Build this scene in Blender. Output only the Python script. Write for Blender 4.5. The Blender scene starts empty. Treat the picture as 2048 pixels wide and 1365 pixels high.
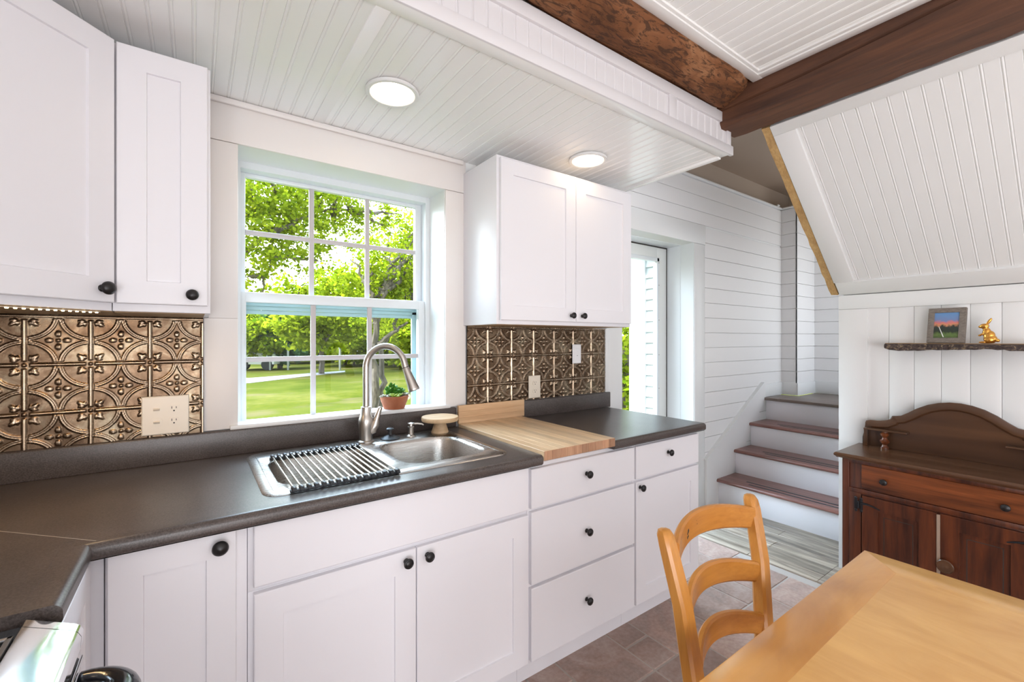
import bpy, bmesh, math, random
import numpy as np
from mathutils import Vector, Matrix
PI = math.pi
rnd = random.Random(7)
C = bpy.context.scene.collection
S = bpy.context.scene

# ------------------------------------------------------------------ camera
YAW = math.radians(35.641); FPX = 887.0; CAMZ = 1.345
cd = bpy.data.cameras.new('camera'); cam = bpy.data.objects.new('camera', cd); C.objects.link(cam)
cd.sensor_fit = 'HORIZONTAL'; cd.sensor_width = 36.0; cd.lens = 36.0 * FPX / 2048
cd.shift_y = -3.5 / 2048; cd.clip_start = 0.02; cd.clip_end = 300
cam.location = (0, 0, CAMZ); cam.rotation_euler = (PI / 2, 0, -YAW)
S.camera = cam

# ------------------------------------------------------------------ world, sun, fill lamps, exposure
W = bpy.data.worlds.new('world'); S.world = W; W.use_nodes = True
wn = W.node_tree.nodes; wl = W.node_tree.links
bg = wn['Background']
tc = wn.new('ShaderNodeTexCoord'); sx = wn.new('ShaderNodeSeparateXYZ'); cr = wn.new('ShaderNodeValToRGB')
wl.new(tc.outputs['Generated'], sx.inputs[0]); wl.new(sx.outputs['Z'], cr.inputs[0])
cr.color_ramp.elements[0].position = 0.0; cr.color_ramp.elements[0].color = (0.93, 0.97, 1.0, 1)
cr.color_ramp.elements[1].position = 0.8; cr.color_ramp.elements[1].color = (0.55, 0.75, 1.0, 1)
wl.new(cr.outputs[0], bg.inputs[0]); bg.inputs[1].default_value = 1.0
# bright hazy part of the sky, high in front of the house
nrm = wn.new('ShaderNodeVectorMath'); nrm.operation = 'NORMALIZE'; wl.new(tc.outputs['Generated'], nrm.inputs[0])
dot = wn.new('ShaderNodeVectorMath'); dot.operation = 'DOT_PRODUCT'; dot.inputs[1].default_value = Vector((-.05, .72, .66)).normalized(); wl.new(nrm.outputs[0], dot.inputs[0])
mx0 = wn.new('ShaderNodeMath'); mx0.operation = 'MAXIMUM'; mx0.inputs[1].default_value = 0; wl.new(dot.outputs['Value'], mx0.inputs[0])
pw = wn.new('ShaderNodeMath'); pw.operation = 'POWER'; pw.inputs[1].default_value = 4; wl.new(mx0.outputs[0], pw.inputs[0])
st0 = wn.new('ShaderNodeMath'); st0.operation = 'MULTIPLY_ADD'; st0.inputs[1].default_value = 33; st0.inputs[2].default_value = 2.2; wl.new(pw.outputs[0], st0.inputs[0]); wl.new(st0.outputs[0], bg.inputs[1])

def lamp(name, kind, loc, energy, color=(1, 1, 1), rot=(0, 0, 0), size=None, size_y=None, angle=None):
    l = bpy.data.lights.new(name, kind); o = bpy.data.objects.new(name, l); C.objects.link(o)
    o.location = loc; o.rotation_euler = rot; l.energy = energy; l.color = color
    if kind == 'AREA':
        l.shape = 'RECTANGLE'; l.size = size; l.size_y = size_y
    if angle is not None: l.angle = angle
    return o
sun = lamp('sun', 'SUN', (0, 0, 20), 6.5, (1, .94, .84), angle=math.radians(.6))
sun.rotation_euler = Vector((.60, .06, -.80)).to_track_quat('-Z', 'Y').to_euler()
# fill lamps behind the camera, at openings added in rear and left walls
lamp('rear_fill', 'AREA', (1.6, -2.52, .78), 8, (1, .965, .985), (PI / 2, 0, 0), 2.2, 1.3)
lamp('rear_fill', 'AREA', (-.05, -2.52, .78), 22, (1, .965, .985), (PI / 2, 0, 0), .9, 1.3)
lamp('left_fill', 'AREA', (-.87, -1.65, .82), 58, (.985, .97, 1), (PI / 2, 0, -PI / 2), 1.6, 1.35)
# added fill lamp, out of view behind an opening made beside the landing
lamp('landing_fill', 'AREA', (4.66, .90, 1.62), 2.6, (1, .98, .96), (PI / 2, 0, 0), .66, 1.5)
S.view_settings.view_transform = 'Standard'; S.view_settings.look = 'None'
S.view_settings.exposure = 0.07; S.view_settings.gamma = 1.0; S.view_settings.use_curve_mapping = False
S.cycles.use_denoising = True
S.cycles.max_bounces = 10; S.cycles.diffuse_bounces = 5; S.cycles.glossy_bounces = 4
S.cycles.transparent_max_bounces = 12; S.cycles.sample_clamp_indirect = 5; S.cycles.sample_clamp_direct = 25
S.cycles.caustics_reflective = False; S.cycles.caustics_refractive = False

# ------------------------------------------------------------------ materials
def mat(name, col, rough=.5, metal=0.0, spec=None, coat=0.0):
    m = bpy.data.materials.new(name); m.use_nodes = True
    b = m.node_tree.nodes['Principled BSDF']
    b.inputs['Base Color'].default_value = (*col, 1); b.inputs['Roughness'].default_value = rough
    b.inputs['Metallic'].default_value = metal
    if spec is not None: b.inputs['Specular IOR Level'].default_value = spec
    if coat: b.inputs['Coat Weight'].default_value = coat; b.inputs['Coat Roughness'].default_value = .12
    return m
def N(m, t): return m.node_tree.nodes.new(t)
def L(m, a, b): m.node_tree.links.new(a, b)
def coords(m, scale=(1, 1, 1), rot=(0, 0, 0)):
    t = N(m, 'ShaderNodeTexCoord'); mp = N(m, 'ShaderNodeMapping')
    mp.inputs['Scale'].default_value = scale; mp.inputs['Rotation'].default_value = rot
    L(m, t.outputs['Object'], mp.inputs[0]); return mp.outputs[0]
def ramp(m, src, stops):
    r = N(m, 'ShaderNodeValToRGB'); e = r.color_ramp.elements
    while len(e) < len(stops): e.new(.5)
    for q, (p, c) in zip(e, stops): q.position = p; q.color = (*c, 1)
    L(m, src, r.inputs[0]); return r.outputs[0]
def noise(m, vec, scale, detail=3, rough=.55, dist=0):
    n = N(m, 'ShaderNodeTexNoise'); n.inputs['Scale'].default_value = scale; n.inputs['Detail'].default_value = detail
    n.inputs['Roughness'].default_value = rough; n.inputs['Distortion'].default_value = dist
    L(m, vec, n.inputs['Vector']); return n.outputs['Fac']
def mix(m, fac, a, b, blend='MIX'):
    n = N(m, 'ShaderNodeMix'); n.data_type = 'RGBA'; n.blend_type = blend
    for s, v in ((n.inputs[0], fac), (n.inputs[6], a), (n.inputs[7], b)):
        if hasattr(v, 'links'): L(m, v, s)
        elif isinstance(v, tuple): s.default_value = (*v, 1)
        else: s.default_value = v
    return n.outputs[2]
def base(m, out): L(m, out, m.node_tree.nodes['Principled BSDF'].inputs['Base Color'])
def bump(m, h, strength=.2, dist=.01):
    b = N(m, 'ShaderNodeBump'); b.inputs['Strength'].default_value = strength; b.inputs['Distance'].default_value = dist
    L(m, h, b.inputs['Height']); L(m, b.outputs[0], m.node_tree.nodes['Principled BSDF'].inputs['Normal'])
def tone(m, col_out, lo=.75, hi=1.2):
    """per-board / per-tile tone stored on the mesh"""
    a = N(m, 'ShaderNodeAttribute'); a.attribute_name = 'tone'
    r = ramp(m, a.outputs['Fac'], [(0, (lo,) * 3), (1, (hi,) * 3)])
    return mix(m, 1.0, col_out, r, 'MULTIPLY')
def wood(name, c1, c2, axis, rough=.4, scale=1.0, contrast=(.3, .7), toned=False, coat=0.0, dist=.6, lo=.8, hi=1.15, bmp=.05, fine=(9, 3), det=6):
    """streaky grain stretched along the given axis"""
    m = mat(name, c1, rough, coat=coat)
    sc = [14 * scale] * 3; sc['XYZ'.index(axis)] = 1.1 * scale
    v = coords(m, tuple(sc))
    f1 = noise(m, v, 1.6, det, .6, dist); f2 = noise(m, v, fine[0], fine[1], .6)
    col = ramp(m, f1, [(contrast[0], c1), (contrast[1], c2)])
    col = mix(m, .22, col, ramp(m, f2, [(.3, tuple(k * .55 for k in c1)), (.7, tuple(min(1, k * 1.2) for k in c2))]))
    if toned: col = tone(m, col, lo, hi)
    base(m, col); bump(m, f2, bmp, .002); return m

M = {}
M['cab'] = mat('cabinet_white_paint', (.77, .755, .785), .38)
M['trim'] = mat('white_trim_paint', (.75, .75, .745), .33)
M['fascia'] = mat('fascia_trim_dimmed', (.68, .66, .675), .35)  # trim white darkened in colour to offset the strong light on the fascia
M['ceil'] = mat('white_beadboard_paint', (.86, .855, .84), .2)
M['wall'] = mat('white_wall_paint', (.78, .77, .76), .45)
M['ship'] = mat('shiplap_paint', (.76, .745, .74), .45)
m = M['casing'] = mat('window_casing_paint', (.78, .75, .735), .42)
base(m, ramp(m, noise(m, coords(m, (1, 1, 1)), 2.2, 2), [(.35, (.79, .76, .74)), (.7, (.77, .72, .69))]))
M['vinyl'] = mat('white_vinyl', (.73, .76, .78), .3)  # faint blue of white vinyl in shade put into the base colour
M['muntin'] = mat('muntin_bar', (.52, .48, .48), .4)
M['storm'] = mat('storm_frame_sky_tint', (.42, .58, .62), .4)  # blue cast of the outside light put into the frame colour
m = M['counter'] = mat('speckled_brown_laminate', (.08, .065, .06), .3)
v = coords(m)
c = ramp(m, noise(m, v, 260, 2, .7), [(.36, (.036, .027, .024)), (.66, (.12, .098, .09))])
c = mix(m, .35, c, ramp(m, noise(m, v, 9, 3), [(.3, (.04, .03, .026)), (.7, (.095, .075, .067))]))
base(m, c); bump(m, noise(m, v, 320, 2), .06, .001)
M['seam'] = mat('counter_seam', (.34, .30, .26), .4)
m = M['tin'] = mat('embossed_bronze_tin', (.4, .3, .2), .30, .92)
v = coords(m)
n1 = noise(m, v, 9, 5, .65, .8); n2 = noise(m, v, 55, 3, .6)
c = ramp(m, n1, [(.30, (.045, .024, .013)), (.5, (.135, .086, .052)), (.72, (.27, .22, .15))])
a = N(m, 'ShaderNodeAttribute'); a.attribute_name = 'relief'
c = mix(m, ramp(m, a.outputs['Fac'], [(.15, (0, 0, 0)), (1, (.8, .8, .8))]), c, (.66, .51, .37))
base(m, c)
L(m, ramp(m, n2, [(.3, (.22,) * 3), (.7, (.36,) * 3)]), m.node_tree.nodes['Principled BSDF'].inputs['Roughness'])
M['log'] = m = mat('old_log_wood', (.2, .09, .04), .8, 0, .25)
v = coords(m, (1.6, 5, 5)); v2 = coords(m, (4, 16, 16))
c = ramp(m, noise(m, v, 1.5, 6, .65, 1.2), [(.28, (.07, .028, .013)), (.45, (.19, .075, .03)), (.6, (.30, .14, .065)), (.78, (.40, .23, .13))])
c = mix(m, ramp(m, noise(m, v2, 2.2, 5, .7, 2.0), [(.5, (0, 0, 0)), (.57, (.85, .85, .85))]), c, (.055, .026, .014))
base(m, c); bump(m, noise(m, v2, 3, 6, .7, 1), .5, .01)
M['beam'] = wood('dark_beam_wood', (.045, .018, .010), (.15, .058, .026), 'Y', .75, .5, (.3, .72), dist=1.1, bmp=.4)
M['rawwood'] = wood('raw_pine_edge', (.36, .20, .07), (.62, .40, .17), 'X', .7, 1.0)
M['honey'] = wood('honey_beech', (.42, .16, .024), (.53, .235, .046), 'Z', .32, .8, (.3, .7), coat=.04)
M['honeyX'] = wood('honey_beech_slats', (.39, .14, .020), (.51, .22, .042), 'X', .32, .8, (.3, .7), coat=.04)
def tablewood(name, axis, a, b):
    """cloudy maple: soft figure with only a little direction"""
    m = mat(name, a, .26, coat=.2); sc = [5.0] * 3; sc['XYZ'.index(axis)] = 2.2; v = coords(m, tuple(sc))
    c = ramp(m, noise(m, v, 1.0, 5, .55, 1.6), [(.3, a), (.68, b)])
    sc2 = [22.0] * 3; sc2['XYZ'.index(axis)] = 2.0
    c = mix(m, .12, c, ramp(m, noise(m, coords(m, tuple(sc2)), 1.5, 4, .6, 1), [(.3, tuple(k * .6 for k in a)), (.7, b)]))
    base(m, c); return m
M['tableY'] = tablewood('honey_maple_tabletop', 'Y', (.58, .29, .085), (.74, .42, .14))
M['tableX'] = tablewood('honey_maple_border', 'X', (.52, .23, .06), (.68, .34, .10))
M['block'] = wood('butcher_block_maple', (.60, .38, .20), (.80, .58, .36), 'Y', .38, 1.0, (.25, .75), toned=True, lo=.86, hi=1.1)
M['blockX'] = wood('butcher_block_back', (.56, .33, .17), (.76, .52, .31), 'X', .4, .7, (.3, .7), toned=True, lo=.86, hi=1.08)
M['blockend'] = wood('butcher_block_end_grain', (.36, .17, .09), (.55, .32, .19), 'Z', .5, 2, toned=True, lo=.75, hi=1.2)
M['stand'] = wood('pale_turned_wood', (.52, .33, .18), (.70, .50, .30), 'X', .5, .8)
M['hutch'] = wood('dark_stained_pine', (.024, .006, .003), (.25, .068, .018), 'Y', .3, .6, (.36, .76), coat=.12, dist=1.2, bmp=.01)
M['hutchZ'] = wood('dark_stained_pine_upright', (.020, .005, .003), (.17, .042, .012), 'Z', .32, .6, (.36, .8), coat=.06, dist=1.2, bmp=.01)
M['hutchT'] = wood('brown_varnished_top', (.05, .022, .011), (.12, .055, .026), 'Y', .26, .5, (.3, .75), coat=0, bmp=0, fine=(2.5, 1), det=1.5)
M['tread'] = wood('mahogany_stair_tread', (.13, .052, .042), (.29, .13, .105), 'Y', .3, .9, (.3, .7), coat=.2)
M['land'] = wood('brown_landing_planks', (.10, .07, .055), (.22, .165, .135), 'Y', .35, .6)
M['plank'] = wood('grey_wood_look_planks', (.09, .064, .046), (.60, .50, .39), 'Y', .3, .8, (.36, .66), toned=True, lo=.6, hi=1.35, dist=.8)
M['bark'] = m = mat('tree_bark', (.12, .09, .065), .9)
base(m, ramp(m, noise(m, coords(m, (6, 6, 1.5)), 3, 4), [(.3, (.05, .04, .03)), (.7, (.22, .18, .14))]))
m = M['tile'] = mat('slate_floor_tile', (.3, .2, .16), .42)
v = coords(m)
f = noise(m, v, 5, 5, .62, 1.2)
c = ramp(m, f, [(.28, (.20, .15, .13)), (.5, (.32, .205, .165)), (.72, (.41, .31, .265))])
c = mix(m, .3, c, ramp(m, noise(m, v, 60, 3), [(.3, (.22, .15, .125)), (.7, (.48, .39, .34))]))
base(m, tone(m, c, .82, 1.2)); bump(m, noise(m, v, 28, 4), .22, .004)
M['grout'] = mat('floor_grout', (.40, .35, .31), .8)
M['steel'] = m = mat('brushed_stainless', (.50, .47, .44), .3, 1.0)
L(m, ramp(m, noise(m, coords(m, (4, 120, 120)), 3, 3), [(.3, (.22,) * 3), (.7, (.38,) * 3)]), m.node_tree.nodes['Principled BSDF'].inputs['Roughness'])
M['rod'] = mat('polished_steel_rod', (.74, .70, .64), .22, 1.0)
M['nickel'] = mat('brushed_nickel', (.50, .46, .42), .30, 1.0)
M['chrome'] = mat('polished_chrome', (.85, .86, .88), .08, 1.0)
M['knob'] = mat('oil_rubbed_bronze', (.018, .016, .016), .32, .35)
M['iron'] = mat('black_iron', (.014, .014, .017), .45, .4)
M['rubber'] = mat('black_rubber', (.018, .02, .024), .45)
M['blackglass'] = mat('black_glass', (.006, .006, .007), .05, 0, .6)
M['blackgloss'] = mat('black_enamel', (.010, .011, .014), .12, 0, .6)
M['ivory'] = mat('ivory_plastic', (.74, .66, .55), .3)
M['whiteplastic'] = mat('white_plastic', (.83, .82, .83), .3)
M['slot'] = mat('dark_slots', (.03, .025, .02), .6)
M['terra'] = m = mat('terracotta', (.36, .115, .05), .75)
base(m, ramp(m, noise(m, coords(m), 22, 4), [(.3, (.32, .095, .04)), (.7, (.42, .15, .07))]))
M['underside'] = wood('raw_cabinet_underside', (.30, .18, .085), (.42, .27, .14), 'X', .5, .6)
M['soil'] = mat('potting_soil', (.03, .02, .014), .95)
M['succ'] = mat('succulent_dark_green', (.05, .19, .015), .6, 0, .25)
M['succ2'] = mat('succulent_lime', (.30, .44, .06), .45)
M['succ3'] = mat('succulent_grey', (.30, .30, .22), .5)
M['gold'] = m = mat('gold_leaf_finish', (.72, .36, .08), .26, 1.0)
bump(m, noise(m, coords(m), 90, 2), .15, .003)
M['linen'] = m = mat('grey_linen_frame', (.16, .135, .115), .8)
base(m, ramp(m, noise(m, coords(m, (400, 60, 400)), 1, 2), [(.3, (.12, .10, .085)), (.7, (.23, .195, .165))]))
M['barkedge'] = m = mat('live_edge_bark', (.1, .07, .06), .8)
c = ramp(m, noise(m, coords(m, (6, 16, 20)), 2, 6, .7, 2), [(.3, (.018, .015, .015)), (.5, (.075, .048, .042)), (.56, (.12, .09, .075)), (.64, (.40, .28, .15))])
base(m, c); bump(m, noise(m, coords(m, (8, 20, 24)), 2, 6, .7, 1), .8, .02)
M['slab'] = wood('live_edge_slab', (.42, .25, .13), (.6, .4, .24), 'Y', .5, .6)
M['tan'] = mat('loft_wall_tan', (.50, .41, .33), .6)
M['brown'] = mat('loft_ceiling_brown', (.40, .31, .24), .6)  # loft ceiling coloured darker and browner than the loft wall
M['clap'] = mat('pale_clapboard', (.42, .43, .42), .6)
M['rvwhite'] = mat('white_vehicle_paint', (.85, .86, .88), .25)
M['dark'] = mat('dark_tinted_glass', (.03, .035, .04), .1)
M['stone'] = mat('weathered_firewood', (.34, .27, .22), .9)
M['gravel'] = m = mat('gravel_drive', (.42, .38, .37), .9)
base(m, ramp(m, noise(m, coords(m), 6, 4), [(.3, (.17, .15, .15)), (.7, (.26, .24, .235))]))
m = M['lawn'] = mat('mown_grass', (.2, .3, .05), 1, 0, 0)
v = coords(m)
c = ramp(m, noise(m, v, .35, 5, .65), [(.30, (.042, .053, .005)), (.50, (.082, .083, .012)), (.70, (.13, .110, .030))])
c = mix(m, ramp(m, noise(m, v, 7, 4), [(.35, (0, 0, 0)), (.75, (.45,) * 3)]), c, (.026, .05, .008))
c = mix(m, ramp(m, noise(m, coords(m, (.22, .5, 1)), 1.6, 3), [(.58, (0, 0, 0)), (.68, (.6,) * 3)]), c, (.13, .095, .05))
base(m, c)
def leafmat(name, dark, light, trans=.5):
    m = bpy.data.materials.new(name); m.use_nodes = True
    nt = m.node_tree; nt.nodes.remove(nt.nodes['Principled BSDF'])
    d = N(m, 'ShaderNodeBsdfDiffuse'); t = N(m, 'ShaderNodeBsdfTranslucent'); mx = N(m, 'ShaderNodeMixShader')
    a = N(m, 'ShaderNodeAttribute'); a.attribute_name = 'tone'
    c = ramp(m, a.outputs['Fac'], [(.1, dark), (.9, light)])
    L(m, c, d.inputs[0]); L(m, mix(m, 1.0, c, (1.15, 1.1, .5), 'MULTIPLY'), t.inputs[0]); mx.inputs[0].default_value = trans
    L(m, d.outputs[0], mx.inputs[1]); L(m, t.outputs[0], mx.inputs[2]); L(m, mx.outputs[0], nt.nodes['Material Output'].inputs[0]); return m
M['leaf'] = leafmat('yellow_green_leaves', (.10, .17, .010), (.40, .46, .04))
M['leafmid'] = leafmat('mid_green_leaves', (.14, .21, .012), (.46, .52, .045))
M['leafdark'] = leafmat('blue_green_leaves', (.045, .11, .05), (.15, .27, .13))
m = M['glass'] = bpy.data.materials.new('clear_window_glass'); m.use_nodes = True
nt = m.node_tree; nt.nodes.remove(nt.nodes['Principled BSDF'])
tr = N(m, 'ShaderNodeBsdfTransparent'); gl = N(m, 'ShaderNodeBsdfGlossy'); mx = N(m, 'ShaderNodeMixShader'); fr = N(m, 'ShaderNodeFresnel')
tr.inputs[0].default_value = (.97, .99, .98, 1); gl.inputs['Roughness'].default_value = .01; fr.inputs[0].default_value = 1.25
ge = N(m, 'ShaderNodeNewGeometry'); mu = N(m, 'ShaderNodeMath'); mu.operation = 'MULTIPLY_ADD'; mu.inputs[1].default_value = -1; mu.inputs[2].default_value = 1; L(m, ge.outputs['Backfacing'], mu.inputs[0])
m2 = N(m, 'ShaderNodeMath'); m2.operation = 'MULTIPLY'; L(m, mu.outputs[0], m2.inputs[0]); L(m, fr.outputs[0], m2.inputs[1]); L(m, m2.outputs[0], mx.inputs[0]); L(m, tr.outputs[0], mx.inputs[1]); L(m, gl.outputs[0], mx.inputs[2]); L(m, mx.outputs[0], nt.nodes['Material Output'].inputs[0])
def emit(name, col, s):
    m = bpy.data.materials.new(name); m.use_nodes = True
    b = m.node_tree.nodes['Principled BSDF']; b.inputs['Base Color'].default_value = (*col, 1)
    b.inputs['Emission Color'].default_value = (*col, 1); b.inputs['Emission Strength'].default_value = s; return m
M['lens'] = emit('lit_lamp_lens', (1, .78, .52), 10)
M['led'] = emit('lit_led', (1, .72, .36), 26)
# a sunset landscape print (colours laid out on the print itself)
m = M['print'] = mat('sunset_print', (.2, .3, .4), .25)
g = N(m, 'ShaderNodeAttribute'); g.attribute_name = 'prt'
sep = N(m, 'ShaderNodeSeparateColor'); L(m, g.outputs['Color'], sep.inputs[0])
nv = N(m, 'ShaderNodeTexNoise'); nv.inputs['Scale'].default_value = 7; nv.inputs['Detail'].default_value = 5; L(m, g.outputs['Color'], nv.inputs['Vector'])
ad = N(m, 'ShaderNodeMath'); ad.operation = 'MULTIPLY_ADD'; ad.inputs[1].default_value = .28; L(m, nv.outputs['Fac'], ad.inputs[0]); L(m, sep.outputs[1], ad.inputs[2])
sb = N(m, 'ShaderNodeMath'); sb.operation = 'SUBTRACT'; sb.inputs[1].default_value = .14; L(m, ad.outputs[0], sb.inputs[0])
base(m, ramp(m, sb.outputs[0], [(.0, (.06, .10, .03)), (.14, (.10, .16, .04)), (.25, (.02, .03, .02)), (.44, (.025, .035, .03)), (.52, (.55, .24, .12)), (.60, (.62, .17, .15)), (.70, (.16, .22, .40)), (.95, (.12, .26, .50))]))

# ------------------------------------------------------------------ helpers
class MB:
    """collects shapes (world coordinates) and links them as one mesh object"""
    def __init__(s): s.bm = bmesh.new(); s.tones = False
    def _tl(s):
        return s.bm.faces.layers.float.get('tone_f') or s.bm.faces.layers.float.new('tone_f')
    def box(s, x0, x1, y0, y1, z0, z1, b=0, seg=2, mtx=None, tone=None):
        t = bmesh.new(); bmesh.ops.create_cube(t, size=1)
        bmesh.ops.scale(t, vec=(x1 - x0, y1 - y0, z1 - z0), verts=t.verts)
        bmesh.ops.translate(t, vec=((x0 + x1) / 2, (y0 + y1) / 2, (z0 + z1) / 2), verts=t.verts)
        if b: bmesh.ops.bevel(t, geom=t.edges[:], offset=b, segments=seg, affect='EDGES', profile=.5)
        if mtx is not None: bmesh.ops.transform(t, matrix=mtx, verts=t.verts)
        s.merge(t, tone); return s
    def merge(s, t, tone=None):
        vm = {v: s.bm.verts.new(v.co) for v in t.verts}
        l = s._tl() if tone is not None else None
        for f in t.faces:
            try: n = s.bm.faces.new([vm[v] for v in f.verts])
            except ValueError: continue
            if l is not None: n[l] = tone; s.tones = True
        t.free()
    def loft(s, loops, cap0=True, cap1=True, close=True):
        vs = [[s.bm.verts.new(p) for p in lp] for lp in loops]
        n = len(vs[0])
        for a, b in zip(vs, vs[1:]):
            for i in range(n if close else n - 1):
                j = (i + 1) % n
                try: s.bm.faces.new((a[i], a[j], b[j], b[i]))
                except ValueError: pass
        if cap0: s.bm.faces.new(vs[0][::-1])
        if cap1: s.bm.faces.new(vs[-1])
        return s
    def lathe(s, prof, at, axis=(0, 0, 1), seg=24):
        """prof: (radius, height along axis)"""
        q = Vector((0, 0, 1)).rotation_difference(Vector(axis)); at = Vector(at)
        loops = [[at + q @ Vector((max(r, 1e-4) * math.cos(2 * PI * i / seg), max(r, 1e-4) * math.sin(2 * PI * i / seg), h)) for i in range(seg)] for r, h in prof]
        return s.loft(loops)
    def tube(s, pts, r, seg=12, flat=None):
        """tube along pts; r a number or list"""
        P = [Vector(p) for p in pts]; R = r if isinstance(r, (list, tuple)) else [r] * len(P)
        loops = []; up = None
        for i, p in enumerate(P):
            d = (P[min(i + 1, len(P) - 1)] - P[max(i - 1, 0)]).normalized()
            if up is None: up = Vector((0, 0, 1)) if abs(d.z) < .9 else Vector((1, 0, 0))
            u = d.cross(up).normalized(); w = u.cross(d).normalized(); up = w
            loops.append([p + R[i] * (math.cos(2 * PI * k / seg) * u + math.sin(2 * PI * k / seg) * w) for k in range(seg)])
        return s.loft(loops)
    def prism(s, poly, axis, a, b):
        """poly of 2-D points in the plane normal to axis, extruded a..b"""
        def p(q, t):
            return {'X': (t, q[0], q[1]), 'Y': (q[0], t, q[1]), 'Z': (q[0], q[1], t)}[axis]
        return s.loft([[p(q, a) for q in poly], [p(q, b) for q in poly]])
    def sphere(s, c, r, sc=(1, 1, 1), seg=16, rot=None):
        t = bmesh.new(); bmesh.ops.create_uvsphere(t, u_segments=seg, v_segments=max(6, seg // 2), radius=r)
        bmesh.ops.scale(t, vec=sc, verts=t.verts)
        if rot is not None: bmesh.ops.transform(t, matrix=rot.to_4x4(), verts=t.verts)
        bmesh.ops.translate(t, vec=c, verts=t.verts); s.merge(t); return s
    def rect_loft(s, O, U, Wv, D, w, h, stages):
        """rectangle w x h from corner O along U, Wv; stages (inset, depth along D)"""
        O, U, Wv, D = map(Vector, (O, U, Wv, D)); loops = []
        for i, d in stages:
            loops.append([O + U * x + Wv * z + D * d for x, z in ((i, i), (w - i, i), (w - i, h - i), (i, h - i))])
        return s.loft(loops)
    def build(s, name, m, parent=None, smooth=True, ang=35):
        me = bpy.data.meshes.new(name)
        bmesh.ops.recalc_face_normals(s.bm, faces=s.bm.faces[:])
        tl = [f[s._tl()] for f in s.bm.faces] if s.tones else None
        if parent is not None:
            o0 = Vector((0, 0, 0)); q = parent
            while q is not None: o0 += q.location; q = q.parent
            bmesh.ops.translate(s.bm, vec=-o0, verts=s.bm.verts)
        s.bm.to_mesh(me); s.bm.free()
        if tl is not None:
            l = me.attributes.get('tone_f')
            if l: me.attributes.remove(l)
            at = me.attributes.new('tone', 'FLOAT', 'FACE'); at.data.foreach_set('value', tl)
        if smooth and len(me.polygons):
            me.polygons.foreach_set('use_smooth', [True] * len(me.polygons)); me.set_sharp_from_angle(angle=math.radians(ang))
        me.materials.append(m if not isinstance(m, str) else M[m])
        o = bpy.data.objects.new(name, me); C.objects.link(o)
        if parent is not None: o.parent = parent
        return o
def mesh_np(name, V, F, m, parent=None, tone=None, smooth=False, attr='tone', dom='FACE'):
    me = bpy.data.meshes.new(name); k = F.shape[1]
    me.vertices.add(len(V)); me.vertices.foreach_set('co', np.asarray(V, np.float32).ravel())
    me.loops.add(F.size); me.loops.foreach_set('vertex_index', F.astype(np.int32).ravel())
    me.polygons.add(len(F)); me.polygons.foreach_set('loop_start', np.arange(0, F.size, k, dtype=np.int32))
    me.update(calc_edges=True); me.validate()
    if tone is not None:
        a = me.attributes.new(attr, 'FLOAT', dom); a.data.foreach_set('value', np.asarray(tone, np.float32))
    if smooth: me.polygons.foreach_set('use_smooth', [True] * len(F))
    me.materials.append(M[m]); o = bpy.data.objects.new(name, me); C.objects.link(o)
    if parent is not None: o.parent = parent
    return o
def tag(o, label=None, cat=None, group=None, kind=None):
    if label: o['label'] = label
    if cat: o['category'] = cat
    if group: o['group'] = group
    if kind: o['kind'] = kind
    return o
def thing(name, label, cat, loc, group=None):
    o = bpy.data.objects.new(name, None); C.objects.link(o); o.location = loc; o.empty_display_size = .1
    return tag(o, label, cat, group)
def struct(o, label=None): return tag(o, label, None, None, 'structure')
F0 = Vector((math.sin(YAW), math.cos(YAW), 0)); R0 = Vector((math.cos(YAW), -math.sin(YAW), 0))
def at(px, py, y):
    """point seen at a pixel of the 2048x1365 frame, on the plane at depth y"""
    r = F0 + R0 * ((px - 1024) / FPX) + Vector((0, 0, -(py - 679) / FPX)); return Vector((0, 0, CAMZ)) + r * (y / r.y)
def rrect(x0, x1, y0, y1, r, z, n=6):
    p = []
    for cx, cy, a in ((x1 - r, y0 + r, -90), (x1 - r, y1 - r, 0), (x0 + r, y1 - r, 90), (x0 + r, y0 + r, 180)):
        for i in range(n + 1):
            t = math.radians(a + 90 * i / n); p.append((cx + r * math.cos(t), cy + r * math.sin(t), z))
    return p
X_, Y_, Z_ = Vector((1, 0, 0)), Vector((0, 1, 0)), Vector((0, 0, 1))

# ------------------------------------------------------------------ structure
def bead_pts(a, b, spacing, phase, g=.003, bead=.0065, dep=.002):
    """cross-section of beadboard between a and b: (position, depth)"""
    p = [(a, 0)]; k = math.ceil((a - phase) / spacing)
    while True:
        x = phase + k * spacing; k += 1
        if x + g * 2 + bead >= b: break
        if x <= a + .002: continue
        p += [(x, 0), (x + g * .5, -dep), (x + g, -.0004), (x + g + bead * .5, .0008), (x + g + bead, -.0004), (x + g * 1.5 + bead, -dep), (x + g * 2 + bead, 0)]
    return p + [(b, 0)]
def beadboard(mb, O, U, V, Nn, a, b, length, spacing, phase, thick=.012, **k):
    O, U, V, Nn = map(Vector, (O, U, V, Nn)); pts = bead_pts(a, b, spacing, phase, **k)
    prof = pts + [(b, -thick), (a, -thick)]
    mb.loft([[O + U * u + Nn * d for u, d in prof], [O + U * u + Nn * d + V * length for u, d in prof]])

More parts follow.
